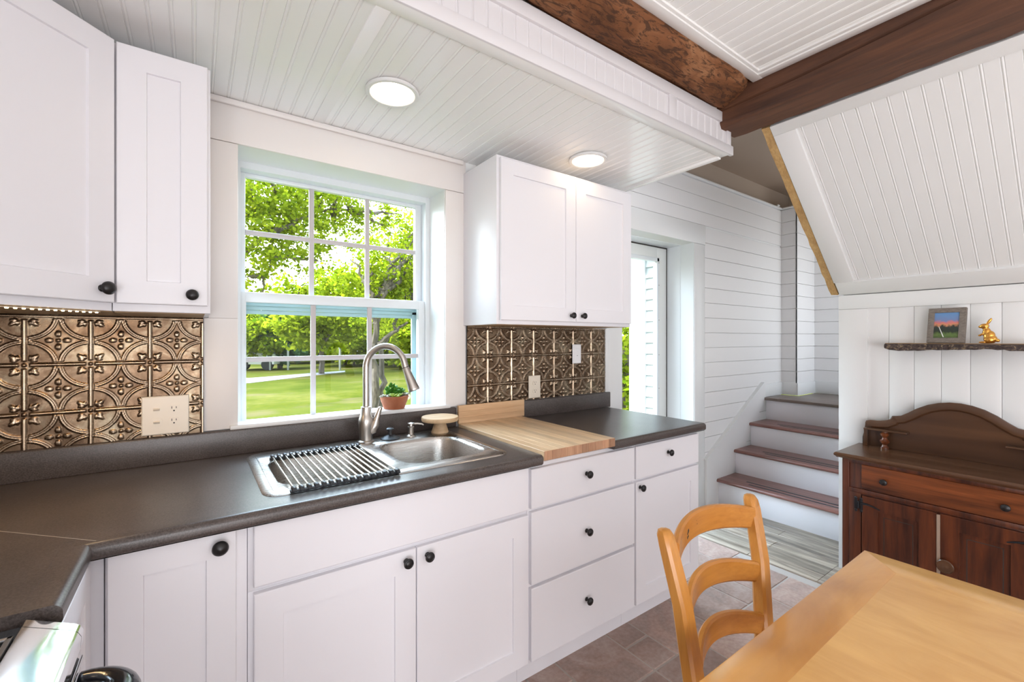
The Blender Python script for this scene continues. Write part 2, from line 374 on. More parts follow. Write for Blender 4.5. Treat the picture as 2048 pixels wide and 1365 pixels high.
# floor: modular stone tiles on a bed of grout
s_ = .152; gx0, gy0 = 1.22, 1.126; used = {}
tiles = []
def put(i, j, w, h):
    for a in range(w):
        for b in range(h): used[(i + a, j + b)] = 1
    tiles.append((i, j, w, h))
put(0, 0, 2, 2); put(2, 0, 1, 1); put(2, 1, 1, 1); put(3, 0, 2, 2); put(-1, 1, 1, 1); put(2, -2, 2, 2); put(0, -1, 1, 1)
i0, i1, j0, j1 = -14, 10, -24, 6
for j in range(j0, j1):
    for i in range(i0, i1):
        if (i, j) in used: continue
        for w, h in rnd.choice([((2, 2), (2, 1), (1, 1)), ((2, 2), (1, 1)), ((1, 2), (1, 1)), ((2, 2), (1, 2), (1, 1))]):
            if all((i + a, j + b) not in used for a in range(w) for b in range(h)): put(i, j, w, h); break
mb = MB()
for i, j, w, h in tiles:
    x0, x1 = gx0 + i * s_ + .004, gx0 + (i + w) * s_ - .004; y0, y1 = gy0 + j * s_ + .004, gy0 + (j + h) * s_ - .004
    if y0 > .98: x1 = min(x1, 2.795)
    x1 = min(x1, 3.075); x0 = max(x0, -.825); y1 = min(y1, 1.985); y0 = max(y0, -2.49)
    if x1 - x0 > .02 and y1 - y0 > .02: mb.box(x0, x1, y0, y1, -.008, 0, .003, 1, tone=rnd.random())
fl = struct(mb.build('floor', 'tile'))
mb = MB(); mb.box(-.83, 3.08, -2.5, 1.99, -.06, -.003); mb.box(3.08, 5.2, .9, 1.99, -.06, -.003); mb.build('floor_grout', 'grout', fl)
mb = MB()
x = 2.80
for k in range(6):
    y = 1.012
    while y < 1.98:
        ln = min(rnd.uniform(.35, .9), 1.985 - y)
        mb.box(x + .001, x + .112, y + .0008, y + ln - .0008, -.02, .003, .0015, 1, tone=rnd.random()); y += ln
    x += .113
for k in range(2): mb.box(2.80 + k * .14, 2.80 + (k + 1) * .14 - .002, .965, 1.011, -.02, .004, .0015, 1, tone=rnd.random())
struct(mb.build('floor_planks', 'plank'))

# window wall with its two openings
mb = MB(); Y0, Y1 = 1.99, 2.27
for a in ((-.95, .136, 0, 2.6), (.136, 1.012, 0, .97), (.136, 1.012, 2.09, 2.6), (1.012, 2.325, 0, 2.6), (2.325, 3.171, 2.098, 2.6), (3.171, 4.66, 0, 2.6)):
    mb.box(a[0], a[1], Y0, Y1, a[2], a[3])
struct(mb.build('wall_back', 'trim'))
mb = MB(); b = .002
mb.box(.029, .136, 1.978, 1.992, 1.007, 1.4235, b); mb.box(.043, .136, 1.978, 1.992, 1.4237, 2.087, b); mb.box(1.014, 1.127, 1.978, 1.992, 1.007, 2.087, b); mb.box(.043, 1.127, 1.977, 1.992, 2.089, 2.248, b)
mb.box(.043, 1.11, 1.962, 1.978, 2.226, 2.249, .006)
struct(mb.build('trim_1', 'casing'))
mb = MB(); mb.box(2.176, 2.325, 1.978, 1.992, 0, 2.248, b); mb.box(3.171, 3.31, 1.978, 1.992, 0, 2.096, b); mb.box(2.176, 3.318, 1.976, 1.992, 2.098, 2.25, b)
struct(mb.build('trim_2', 'trim'))
mb = MB(); mb.box(.11, 1.035, 1.966, 2.05, 1.003, 1.02, .003); mb.box(.137, 1.011, 1.992, 2.045, .965, 1.003)
struct(mb.build('trim_3', 'trim'))

# shiplap of the stair wall, its bump and the landing
def courses(z0, z1): # board courses with their shadow gaps
    zs = [z for z in [1.038 + .1198 * k for k in range(-9, 14)] if z0 < z < z1]; e = [z0] + zs + [z1]
    return [(a + .0015, b_ - .0015) for a, b_ in zip(e, e[1:]) if b_ - a > .01]
mb = MB()
for z0, z1 in courses(0.0, 2.235): mb.box(3.313, 4.640, 1.979, 1.991, z0, z1, .0012, 1)
for z0, z1 in courses(2.252, 2.60): mb.box(2.13, 4.640, 1.979, 1.991, z0, z1, .0012, 1)
struct(mb.build('wall_stairwell', 'ship'))
mb = MB()
for z0, z1 in courses(.812, 2.60): mb.box(4.640, 4.652, 1.84, 1.991, z0, z1, .0012, 1); mb.box(4.640, 5.05, 1.84, 1.852, z0, z1, .0012, 1)
mb.box(4.652, 5.06, 1.852, 2.27, .812, 2.6); struct(mb.build('wall_bump', 'ship'))
mb = MB()
for z0, z1 in courses(.812, 2.60): mb.box(5.038, 5.05, .98, 1.84, z0, z1, .0012, 1)
mb.box(5.05, 5.2, .9, 1.86, 0, 2.6); struct(mb.build('wall_landing', 'ship'))
mb = MB(); mb.box(4.28, 4.64, 1.966, 1.979, .812, .93, .003); mb.box(4.627, 4.640, 1.84, 1.978, .812, .93, .003); mb.box(4.627, 5.038, 1.827, 1.84, .812, .93, .003); mb.box(5.025, 5.038, .99, 1.83, .812, .93, .003)
struct(mb.build('baseboard_landing', 'trim'))
mb = MB(); mb.box(2.13, 5.1, 1.962, 2.10, 2.601, 2.616, .003); mb.box(4.622, 5.1, 1.822, 1.97, 2.601, 2.616, .003); mb.box(5.02, 5.2, .95, 1.83, 2.601, 2.616, .003)
mb.box(4.52, 4.56, 1.955, 1.972, 2.617, 2.632, .003)
struct(mb.build('trim_4', 'trim'))
mb = MB(); mb.box(1.95, 5.2, 2.101, 2.2, 2.6, 2.9); mb.box(5.1, 5.2, .9, 2.1, 2.617, 2.9); mb.box(1.95, 2.03, 1.17, 2.1, 2.45, 2.9); mb.box(2.23, 5.2, .88, .93, 2.42, 2.9)
struct(mb.build('wall_loft', 'tan'))
mb = MB(); mb.box(1.95, 5.2, .88, 2.2, 2.85, 2.92); struct(mb.build('ceiling_loft', 'brown'))
mb = MB(); mb.box(3.20, 4.30, .90, .962, 0, 2.42); mb.box(4.30, 5.04, .90, .962, 0, .80); mb.box(4.30, 5.04, .90, .962, 2.40, 2.42); struct(mb.build('wall_stair', 'ship'))  # opening at the landing added to let the fill lamp through

# beadboard soffit over the kitchen run
mb = MB()
beadboard(mb, (0, 1.185, 2.25), X_, Y_, -Z_, -.83, .400, .80, .052, .254)
beadboard(mb, (0, 1.185, 2.25), X_, Y_, -Z_, .438, 2.12, .80, .052, .46)
mb.box(-.83, 2.125, 1.14, 1.188, 2.246, 2.26, .002); mb.box(.398, .440, 1.185, 1.985, 2.2455, 2.255, .0015)
mb.box(2.100, 2.128, 1.186, 1.985, 2.238, 2.27, .003); mb.box(-.83, 2.125, 1.16, 1.985, 2.2625, 2.29)
struct(mb.build('ceiling', 'ceil'))
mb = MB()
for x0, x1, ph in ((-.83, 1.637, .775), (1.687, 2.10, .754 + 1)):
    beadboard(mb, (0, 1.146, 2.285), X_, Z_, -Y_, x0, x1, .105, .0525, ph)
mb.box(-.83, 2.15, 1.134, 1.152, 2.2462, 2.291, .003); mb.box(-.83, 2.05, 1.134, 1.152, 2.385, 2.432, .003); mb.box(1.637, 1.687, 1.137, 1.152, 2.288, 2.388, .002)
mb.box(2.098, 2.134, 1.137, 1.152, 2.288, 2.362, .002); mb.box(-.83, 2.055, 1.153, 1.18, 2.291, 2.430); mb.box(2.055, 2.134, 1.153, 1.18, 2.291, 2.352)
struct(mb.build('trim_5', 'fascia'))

# main ceiling
mb = MB(); beadboard(mb, (0, -2.5, 2.514), X_, Y_, -Z_, -.83, 2.0, 3.452, .0527, 1.282)
mb.box(-.83, 2.044, .948, .990, 2.500, 2.54, .002); mb.box(-.83, 2.0, .936, .950, 2.506, 2.53, .003); mb.box(2.002, 2.044, -2.5, .95, 2.500, 2.54, .004); mb.box(1.985, 2.004, -2.5, .938, 2.506, 2.53, .004)
mb.box(-.95, 3.2, -2.6, 1.23, 2.66, 2.70); mb.box(-.83, 2.04, 1.20, 1.23, 2.292, 2.66)
struct(mb.build('ceiling_main', 'ceil'))

# sloped panel between the square beam and the low wall
sA = Vector((2.222, 0, 2.353)); sB = Vector((3.08, 0, 1.602)); sd = (sB - sA); sl = sd.length; sd.normalize(); sn = Vector((sd.z, 0, -sd.x)); sn = sn if sn.x < 0 else -sn
def sm(u0, u1, v0, v1, d0, d1, mbx, b=.002):
    """box in the slope's own frame: u down the slope, v along y, d out of the face"""
    mt = Matrix(((sd.x, 0, sn.x, sA.x), (0, 1, 0, 0), (sd.z, 0, sn.z, sA.z), (0, 0, 0, 1)))
    mbx.box(u0, u1, v0, v1, d0, d1, b, 2, mt)
mb = MB(); beadboard(mb, sA - sn * .014 + sd * .03, Y_, sd, sn, -2.5, .96, sl - .06, .052, .826 - .052 * 40)
sm(0, .053, -2.5, 1.0, -.02, 0, mb); sm(sl - .10, sl - .002, -2.5, .995, -.02, 0, mb); sm(.053, sl - .10, .903, 1.0, -.02, 0, mb)
sm(-.02, sl + .1, -2.5, .99, -.06, -.03, mb, 0)
struct(mb.build('ceiling_slope', 'trim'))
mb = MB(); n = 26; loops = []
for k in range(n + 1):
    u = sl * k / n; j1, j2 = rnd.uniform(-.002, .003), rnd.uniform(-.003, .004)
    loops.append([sA + sd * u + sn * d + Y_ * v for v, d in ((1.002, -.004), (1.040 + j1, -.010 + j2 * .5), (1.042 + j2, -.05), (1.002, -.06))])
mb.loft(loops); tag(mb.build('raw_edge_board', 'rawwood', ang=20), 'rough unpainted pine edge board running down beside the white sloped ceiling panel', 'board')

# low wall at the right with vertical boards
mb = MB(); e = [.995] + [.771 - .1045 * k for k in range(0, 32)]
for a, c_ in zip(e, e[1:]): mb.box(3.092, 3.11, max(c_, -2.5) + .0002, a - .0002, 0, 1.6, .0035, 2)
mb.box(3.11, 3.2, -2.5, .998, 0, 1.6)
mb.box(3.08, 3.095, .862, 1.0, 0, 1.518, .002); mb.box(3.08, 3.095, -2.5, 1.0, 1.519, 1.6, .002); mb.box(3.095, 3.2, .985, 1.0, 0, 1.6)
struct(mb.build('wall_right', 'trim'))

# the rest of the shell, behind the camera, with openings added for the fill lamps
mb = MB()
for y0, y1, z0, z1 in ((-2.6, -2.45, 0, 2.66), (-2.45, -.85, 0, .15), (-2.45, -.85, 1.85, 2.66), (-.85, 1.99, 0, 2.66)): mb.box(-.95, -.83, y0, y1, z0, z1)
struct(mb.build('wall_left', 'wall'))
mb = MB()
for x0, x1, z0, z1 in ((-.95, -.5, 0, 2.66), (-.5, .4, 0, .12), (-.5, .4, 1.92, 2.66), (.4, .5, 0, 2.66), (.5, 2.7, 0, .12), (.5, 2.7, 1.92, 2.66), (2.7, 3.2, 0, 2.66)): mb.box(x0, x1, -2.6, -2.5, z0, z1)
struct(mb.build('wall_rear', 'wall'))

# double-hung window
mb = MB()
mb.box(.125, .158, 2.16, 2.265, .96, 2.10); mb.box(.990, 1.022, 2.16, 2.265, .96, 2.10); mb.box(.125, 1.022, 2.161, 2.265, 2.062, 2.10); mb.box(.125, 1.022, 2.161, 2.265, .955, .985)
w1 = struct(mb.build('window_1', 'vinyl'))
def sash(nm, y0, y1, z0, z1, rt, rb, mrow, gy):
    mb = MB(); st = .021
    mb.box(.158, .158 + st, y0, y1, z0, z1, .003); mb.box(.990 - st - .013, .990, y0, y1, z0, z1, .003)
    mb.box(.158, .990, y0 + .001, y1 - .001, z1 - rt, z1, .003); mb.box(.158, .990, y0 + .001, y1 - .001, z0, z0 + rb, .003)
    s = mb.build(nm, 'vinyl', w1); mb = MB()
    for x in (.444, .702): mb.box(x - .011, x + .011, gy - .006, gy + .006, z0 + rb, z1 - rt, .002)
    mb.box(.179, .957, gy - .0055, gy + .0055, mrow - .011, mrow + .011, .002)
    mb.build('muntins', 'muntin', s)
    mb = MB(); mb.box(.175, .961, gy + .008, gy + .011, z0 + rb - .003, z1 - rt + .003); mb.build('window_pane', 'glass', s)
sash('upper_sash', 2.215, 2.245, 1.512, 2.062, .018, .03, 1.806, 2.222)
sash('lower_sash', 2.172, 2.205, .985, 1.546, .044, .016, 1.258, 2.185)
mb = MB()
for k in range(3): mb.box(.158, .990, 2.25 - k * .003, 2.262, 1.456 + k * .018, 1.473 + k * .018, .002)
mb.box(.950, .990, 2.247, 2.262, .97, 1.53, .002); mb.box(.158, .172, 2.247, 2.262, .97, 1.53, .002)
mb.build('storm_frame', 'storm', w1)
mb = MB(); mb.lathe([(.0165, 0), (.0165, .0004)], (.903, 2.1915, 1.047), (0, -1, 0)); st = mb.build('window_sticker', mat('pale_sticker', (.80, .70, .52), .5), w1)
mb = MB()
for r0, r1 in ((.0128, .0142),):
    lo = [[Vector((.903 + r * math.cos(t), 2.1907, 1.047 + r * math.sin(t))) for t in [2 * PI * k / 24 for k in range(24)]] for r in (r0, r1)]
    mb.loft(lo, False, False)
mb.box(.894, .912, 2.1904, 2.1908, 1.045, 1.0495); mb.build('sticker_print', mat('sticker_brown', (.42, .26, .14), .5), st)

# glazed door
mb = MB(); dy0, dy1 = 2.225, 2.262
for a in ((2.34, 2.50, .012, 2.085), (3.035, 3.157, .012, 2.085)): mb.box(a[0], a[1], dy0, dy1, a[2], a[3], .002)
mb.box(2.50, 3.035, dy0, dy1, 1.985, 2.085, .001); mb.box(2.50, 3.035, dy0, dy1, .012, .26, .001)
d1 = struct(mb.build('door_1', mat('door_enamel', (.74, .75, .73), .35)))
mb = MB()
for a in ((2.485, 2.515, .245, 2.0), (3.02, 3.05, .245, 2.0)): mb.box(a[0], a[1], dy0 - .012, dy0 + .02, a[2], a[3], .004)
mb.box(2.485, 3.05, dy0 - .012, dy0 + .02, 1.968, 2.0, .004); mb.box(2.485, 3.05, dy0 - .012, dy0 + .02, .245, .275, .004); mb.build('glazing_bead', 'vinyl', d1)
mb = MB()
for z in (.55, .95, 1.22, 1.5, 1.78, 1.96): mb.sphere((3.043, dy0 - .0125, z), .0035, (1, .4, 1), 8)
mb.build('screw_caps', 'slot', d1)
mb = MB(); mb.box(2.51, 3.03, dy0 + .014, dy0 + .018, .265, 1.98); mb.build('door_pane', 'glass', d1)
mb = MB(); mb.box(3.1575, 3.163, 2.222, 2.262, .01, 2.09); mb.box(2.335, 3.163, 2.222, 2.262, 2.086, 2.0935); mb.build('weatherstrip', 'slot', d1)
mb = MB(); mb.box(3.163, 3.1712, 2.10, 2.27, 0, 2.098, .0015); mb.box(2.325, 3.1712, 2.10, 2.27, 2.0935, 2.0985, .0015); mb.box(3.1665, 3.1715, 1.985, 2.27, 0, 2.098, .001); mb.build('door_jamb', 'vinyl', d1)

# beams
mb = MB(); loops = []; n = 64; rr = random.Random(3)
for k in range(n + 1):
    x = -.83 + (2.036 + .83) * k / n; lp = []
    for i in range(30):
        t = 2 * PI * i / 30
        r = .106 + .004 * math.sin(3 * t + x * 2.1) + .003 * math.sin(5 * t - x * 5) + rr.uniform(-.0014, .0014) + .003 * math.sin(x * 7)
        if x > 1.9: r *= 1 - .25 * ((x - 1.9) / .136) ** 2 * (1 if math.cos(t) < .2 else .4)
        lp.append((x, 1.090 + r * math.cos(t), 2.533 + r * math.sin(t)))
    loops.append(lp)
mb.loft(loops); tag(mb.build('log_beam', 'log', ang=60), 'rough round log ceiling beam running above the white beadboard fascia', 'beam')
mb = MB(); loops = []
for k in range(61):
    y = -2.5 + 3.66 * k / 60; j = lambda a: rr.uniform(-a, a)
    zc = 2.468 - .035 * max(0, (y - .2)) + .006 * math.sin(y * 6); x0, x1 = 2.046, 2.216
    lp = [(x0 + j(.0015), y, 2.64), (x0 + j(.0015), y, zc + .006), (x0 + .012, y, zc), (x0 + .001 + j(.0015), y, zc - .005), (x0 + j(.002), y, 2.375 + j(.003)), (x0 + .012 + j(.003), y, 2.356 + j(.002)), (x1 - .01 + j(.002), y, 2.356 + j(.002)), (x1 + j(.001), y, 2.368), (x1, y, 2.64)]
    loops.append(lp)
mb.loft(loops); tag(mb.build('square_beam', 'beam', ang=25), 'dark hewn square ceiling beam with a long crack above the white sloped panel', 'beam')

# ------------------------------------------------------------------ cabinets
def front(name, O, U, D, w, h, parent, shaker=True, stile=.066, rail=None, m='cab', th=.019, rec=.007):
    """door or drawer front; O lower corner of its face, U across, D into the cabinet"""
    mb = MB(); st = [(.0, th), (.0, .0022), (.0022, 0)]
    if shaker: st += [(stile, 0), (stile + .0015, rec)]
    mb.rect_loft(O, U, Z_, D, w, h, st); return mb.build(name, m, parent, ang=25)
KN = [(.0085, 0), (.0085, .002), (.0055, .004), (.005, .012), (.008, .016), (.0145, .0185), (.0158, .0215), (.0145, .0255), (.0125, .0262), (.0115, .0255), (.0085, .028), (.004, .0293), (.0002, .0296)]
KN2 = [(.009, 0), (.009, .002), (.006, .004), (.0058, .010), (.012, .015), (.0162, .018), (.0165, .022), (.014, .027), (.008, .031), (.0002, .0322)]
def knob(p, D, parent, prof=KN, m='knob', s=1.0):
    mb = MB(); mb.lathe([(r * s, q * s) for r, q in prof], p, -Vector(D), 24); return mb.build('knob', m, parent)
def base_cab(name, label, x0, x1, group='white base cabinets', yf=1.329):
    t = thing(name, label, 'cabinet', ((x0 + x1) / 2, 1.66, 0), group)
    mb = MB()
    if 'sink' in name: # open above, where the bowls hang
        mb.box(x0, x1, yf, 1.962, .115, .690, .0015); mb.box(x0, x1, yf, 1.41, .690, .870, .0015); mb.box(x0, x0 + .018, 1.41, 1.962, .690, .870); mb.box(x1 - .018, x1, 1.41, 1.962, .690, .870)
    else: mb.box(x0, x1, yf, 1.962, .115, .870, .0015)
    mb.build('cabinet_body', 'cab', t)
    mb = MB(); mb.box(x0, x1, 1.393, 1.96, .0005, .1145); mb.build('toe_kick', 'cab', t); return t
YF = 1.310
t = base_cab('base_cabinet', 'white base cabinet with one narrow shaker door in the corner beside the stove', -.161, .1115)
d = front('door', (-.156, YF, .118), X_, Y_, .243, .750, t, stile=.062); knob((.052, YF, .836), Y_, d, KN2, s=1.08)
t = base_cab('sink_base_cabinet', 'wide white base cabinet with double shaker doors under the steel sink', .1125, 1.0205)
front('false_drawer_front', (.125, YF, .705), X_, Y_, .890, .160, t, False)
d = front('door', (.125, YF, .130), X_, Y_, .4435, .557, t, stile=.068); knob((.535, YF, .656), Y_, d)
d = front('door', (.5715, YF, .130), X_, Y_, .4435, .557, t, stile=.068); knob((.606, YF, .656), Y_, d)
t = base_cab('drawer_base_cabinet', 'white base cabinet with three stacked slab drawers under the butcher block', 1.0215, 1.6285)
for z0, z1, zk in ((.705, .855, .790), (.419, .692, .554), (.130, .405, .271)):
    d = front('drawer', (1.030, YF, z0), X_, Y_, .593, z1 - z0, t, False); knob((1.318, YF, zk), Y_, d)
t = base_cab('drawer_door_cabinet', 'white end base cabinet with one drawer over one door, nearest the glazed door', 1.6295, 2.140)
d = front('drawer', (1.636, YF, .705), X_, Y_, .498, .150, t, False); knob((1.872, YF, .797), Y_, d)
d = front('door', (1.636, YF, .130), X_, Y_, .498, .562, t, stile=.070); knob((1.660, YF, .667), Y_, d)
# the run along the left wall, next to the stove
t = thing('corner_base_cabinet', 'white base cabinet turning the corner between stove and sink run, narrow door facing right', 'cabinet', (-.5, 1.5, 0), 'white base cabinets')
mb = MB(); mb.box(-.815, -.199, 1.03, 1.96, .115, .870, .0015); mb.box(-.199, -.163, 1.33, 1.96, .115, .870); mb.build('cabinet_body', 'cab', t)
mb = MB(); mb.box(-.81, -.245, 1.035, 1.955, .0005, .1145); mb.build('toe_kick', 'cab', t)
front('door', (-.180, 1.040, .118), Y_, -X_, .262, .750, t, stile=.060)

# wall cabinets
t = thing('wall_cabinet', 'white double-door wall cabinet with two dark knobs between window and glazed door', 'cabinet', (1.574, 1.82, 1.41), 'white wall cabinets')
mb = MB(); mb.box(1.115, 2.034, 1.676, 1.989, 1.4145, 2.186, .0015); mb.build('cabinet_body', 'cab', t)
mb = MB(); mb.box(1.130, 2.019, 1.694, 1.971, 1.4125, 1.4144); mb.build('underside_panel', 'underside', t)
UF = 1.656
d = front('door', (1.128, UF, 1.433), X_, Y_, .4635, .738, t, stile=.068); knob((1.557, UF, 1.465), Y_, d)
d = front('door', (1.5945, UF, 1.433), X_, Y_, .4285, .738, t, stile=.068); knob((1.634, UF, 1.465), Y_, d)
t = thing('wall_cabinet', 'narrow white single-door wall cabinet right beside the kitchen window', 'cabinet', (-.07, 1.82, 1.42), 'white wall cabinets')
mb = MB(); mb.box(-.187, .0415, 1.676, 1.989, 1.425, 2.186, .0015); mb.build('cabinet_body', 'cab', t)
mb = MB(); mb.box(-.185, .027, 1.694, 1.971, 1.423, 1.4249); mb.build('underside_panel', 'underside', t)
d = front('door', (-.1775, UF, 1.447), X_, Y_, .2115, .735, t, stile=.066); knob((-.004, UF, 1.478), Y_, d, KN2)
# diagonal corner cabinet
t = thing('corner_wall_cabinet', 'large white wall cabinet set diagonally in the corner above the stove side', 'cabinet', (-.5, 1.7, 1.42), 'white wall cabinets')
mb = MB(); P = [(-.1885, 1.670), (-.1885, 1.986), (-.828, 1.986), (-.828, 1.346), (-.5125, 1.346)]
mb.prism([(x + .0, y) for x, y in P], 'Z', 1.425, 2.186); mb.build('cabinet_body', 'cab', t)
mb = MB(); mb.prism([(-.190, 1.692), (-.190, 1.971), (-.82, 1.971), (-.82, 1.36), (-.522, 1.36)], 'Z', 1.4232, 1.4249); mb.build('underside_panel', 'underside', t)
U = Vector((1, 1, 0)).normalized(); D = Vector((-1, 1, 0)).normalized()
O = Vector((-.5125, 1.346, 1.447)) - D * .0192
wd = .448
d = front('door', O + U * .004, U, D, wd, .735, t, stile=.066)
knob(O + U * (.004 + wd - .034) + Z_ * .037, D, d, KN2, s=1.1)
# string of lit dots under the diagonal cabinet
t = thing('led_strip', 'lit warm white LED strip fixed under the diagonal corner cabinet', 'light', (-.35, 1.52, 1.42))
mb = MB(); a, b_ = Vector((-.515, 1.388, 1.4228)), Vector((-.215, 1.688, 1.4228)); nr = Vector((-.7071, .7071, 0))
mt = Matrix.Translation((a + b_) / 2) @ Matrix.Rotation(math.atan2(b_.y - a.y, b_.x - a.x), 4, 'Z')
mb.box(-.21, .21, -.004, .004, -.002, .0, 0, 2, mt); mb.build('tape', 'ivory', t)
led0 = None
for k in range(26):
    p = a.lerp(b_, (k + .5) / 26)
    if led0 is None:
        mb = MB(); mb.box(p.x - .0028, p.x + .0028, p.y - .0028, p.y + .0028, p.z - .0045, p.z - .0015, .0008); led0 = mb.build('led', 'led', t); pa = p
    else:
        o = led0.copy(); C.objects.link(o); o.parent = t; o.location = p - pa
l = lamp('led_strip_light', 'AREA', (-.352, 1.535, 1.418), 1.6, (1, .66, .33), (0, 0, PI / 4), .40, .012)

# ------------------------------------------------------------------ tin backsplashes (embossed relief)
def tin_height(U, V):
    """relief of one tile, U V in -.5 .. .5"""
    au, av = np.abs(U), np.abs(V); h = np.zeros_like(U); g = lambda d, w: np.clip(1 - (d / w) ** 2, 0, 1) ** .6
    h = np.maximum(h, 1.0 * g(.5 - au, .036) * (av < .425)); h = np.maximum(h, 1.0 * g(.5 - av, .030) * (au < .425))
    h = np.maximum(h, .9 * g(np.hypot(.5 - au, .5 - av), .032))
    r = np.hypot(.5 - au, .5 - av)
    lim = (au < .455) & (av < .455)
    h = np.maximum(h, (.75 * g(np.abs(r - .445), .016) + .75 * g(np.abs(r - .487), .016)) * lim)
    # three-lobed leaves pointing from the corners to the middle
    p, q = (.5 - au), (.5 - av)
    for ang, off, ln, w0 in ((45, .098, .068, .036), (2, .060, .050, .025), (88, .060, .050, .025)):
        a_ = math.radians(ang); cx, cy = .088 + off * math.cos(a_), .088 + off * math.sin(a_)
        s1 = (p - cx) * math.cos(a_) + (q - cy) * math.sin(a_); s2 = -(p - cx) * math.sin(a_) + (q - cy) * math.cos(a_)
        e = np.clip(1 - (s1 / ln) ** 2 - (s2 / (w0 * (1 - .45 * s1 / ln))) ** 2, 0, 1); h = np.maximum(h, (.30 + .62 * e ** .5) * (e > .02) - .32 * (np.abs(s2) < .005) * (e > .1))
    for cx, cy in ((.135, 0), (-.135, 0), (0, .135), (0, -.135)):
        along = np.abs(U - cx) if cy == 0 else np.abs(V - cy); acr = np.abs(V) if cy == 0 else np.abs(U)
        e = np.clip(1 - (along / .062) ** 2 - (acr / .042) ** 2, 0, 1); h = np.maximum(h, (.25 + .6 * e ** .5) * (e > .02) - .3 * (acr < .006) * (e > .15))
    return np.maximum(h, .85 * g(np.hypot(U, V), .034))
def tin_panel(name, label, x0, x1, z0, z1, cx, cz, tile, res, seam=None):
    nx, nz = int((x1 - x0) / tile * res), int((z1 - z0) / tile * res)
    xs, zs = np.linspace(x0, x1, nx + 1), np.linspace(z0, z1, nz + 1); XX, ZZ = np.meshgrid(xs, zs)
    fu, fv = ((XX - cx) / tile) % 1 - .5, ((ZZ - cz) / .1515) % 1 - .5
    h = tin_height(fu, fv); h = np.where((ZZ > 1.41), 0.25 * (np.abs(ZZ - 1.416) < .004), h)
    YY = 1.972 - .0058 * h - .0004 * np.sin(XX * 40 + ZZ * 31)
    if seam: YY -= .0012 * (XX < seam)
    V = np.stack([XX, YY, ZZ], -1).reshape(-1, 3); i = np.arange(nx * nz); r, c_ = i // nx, i % nx; a_ = r * (nx + 1) + c_
    Fc = np.stack([a_, a_ + 1, a_ + nx + 2, a_ + nx + 1], 1)
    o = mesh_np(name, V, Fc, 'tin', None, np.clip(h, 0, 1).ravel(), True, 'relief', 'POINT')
    o.data.transform(Matrix.Translation((-(x0 + x1) / 2, -1.98, -z0))); o.location = ((x0 + x1) / 2, 1.98, z0)
    sd_ = MB(); sd_.box(x0, x1, 1.9735, 1.9765, z0, z1); sd_.build('backing', 'slot', o)
    return tag(o, label, 'backsplash', 'embossed tin backsplashes')
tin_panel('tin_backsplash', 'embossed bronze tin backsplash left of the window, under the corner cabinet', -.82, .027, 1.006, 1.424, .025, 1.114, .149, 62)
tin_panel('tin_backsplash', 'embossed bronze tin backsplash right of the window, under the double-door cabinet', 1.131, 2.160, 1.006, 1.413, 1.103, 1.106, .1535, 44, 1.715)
tx = struct((lambda m_: (m_.box(2.148, 2.176, 1.965, 1.977, 1.006, 1.413, .0015), m_.build('trim_6', 'trim'))[1])(MB()))

# ------------------------------------------------------------------ worktops
def nose(mb, x0, x1, y0, z0, z1, inner, axis='X'):
    """rounded front edge along X (or along Y for the return)"""
    r = (z1 - z0) / 2 * .8; p = [(inner, z0), (y0 + r * .4, z0)]
    for k in range(9):
        a_ = -PI / 2 + PI * (k / 8) * .5; p.append((y0 + .012 - .012 * math.cos(a_), z0 + .012 + .012 * math.sin(a_)))
    for k in range(1, 9):
        a_ = PI / 2 * k / 8; p.append((y0 + .016 - .016 * math.cos(a_), z1 - .016 + .016 * math.sin(a_)))
    p.append((inner, z1)); return p
zt, zb = .909, .8715
t = thing('worktop', 'long speckled brown laminate worktop around the corner holding the steel sink', 'worktop', (.1, 1.65, zb), 'brown laminate worktops')
mb = MB(); IY = 1.33
mb.prism([(q[0], q[1]) for q in nose(mb, 0, 0, 1.284, zb, zt, IY)], 'X', -.205, 1.066)
mb.box(-.82, .178, IY, 1.964, zb, zt); mb.box(.178, .968, IY, 1.395, zb, zt); mb.box(.178, .968, 1.905, 1.964, zb, zt); mb.box(.968, 1.066, IY, 1.964, zb, zt)
pr = nose(mb, 0, 0, 0, zb, zt - .0004, .05)
mb.loft([[(-.176 - q[0], y, q[1]) for q in pr] for y in (1.03, 1.3315)]); mb.box(-.82, -.226, 1.03, 1.3305, zb, zt)
mb.build('top', 'counter', t)
mb = MB(); mb.box(-.82, 1.066, 1.962, 1.9885, zt - .002, 1.005, .006, 3); mb.box(-.826, -.80, 1.03, 1.964, zt - .002, 1.005, .006, 3); mb.build('upstand', 'counter', t)
mb = MB(); a, b_ = Vector((-.172, 1.302, zt)), Vector((-.80, 1.955, zt)); dd = (b_ - a).normalized(); nn = Vector((-dd.y, dd.x, 0)) * .0009
mb.loft([[a - nn, a + nn, b_ + nn, b_ - nn], [q + Z_ * .0004 for q in (a - nn, a + nn, b_ + nn, b_ - nn)]]); mb.build('mitre_seam', 'seam', t)
t = thing('worktop', 'short dark worktop at the right end beside the glazed door', 'worktop', (1.8, 1.65, zb), 'brown laminate worktops')
mb = MB(); mb.prism(nose(mb, 0, 0, 1.284, zb, zt, IY), 'X', 1.462, 2.160); mb.box(1.462, 2.160, IY, 1.964, zb, zt); mb.build('top', 'counter', t)
mb = MB(); mb.box(1.480, 2.192, 1.960, 1.9755, zt - .002, 1.004, .006, 3); mb.build('upstand', 'counter', t)
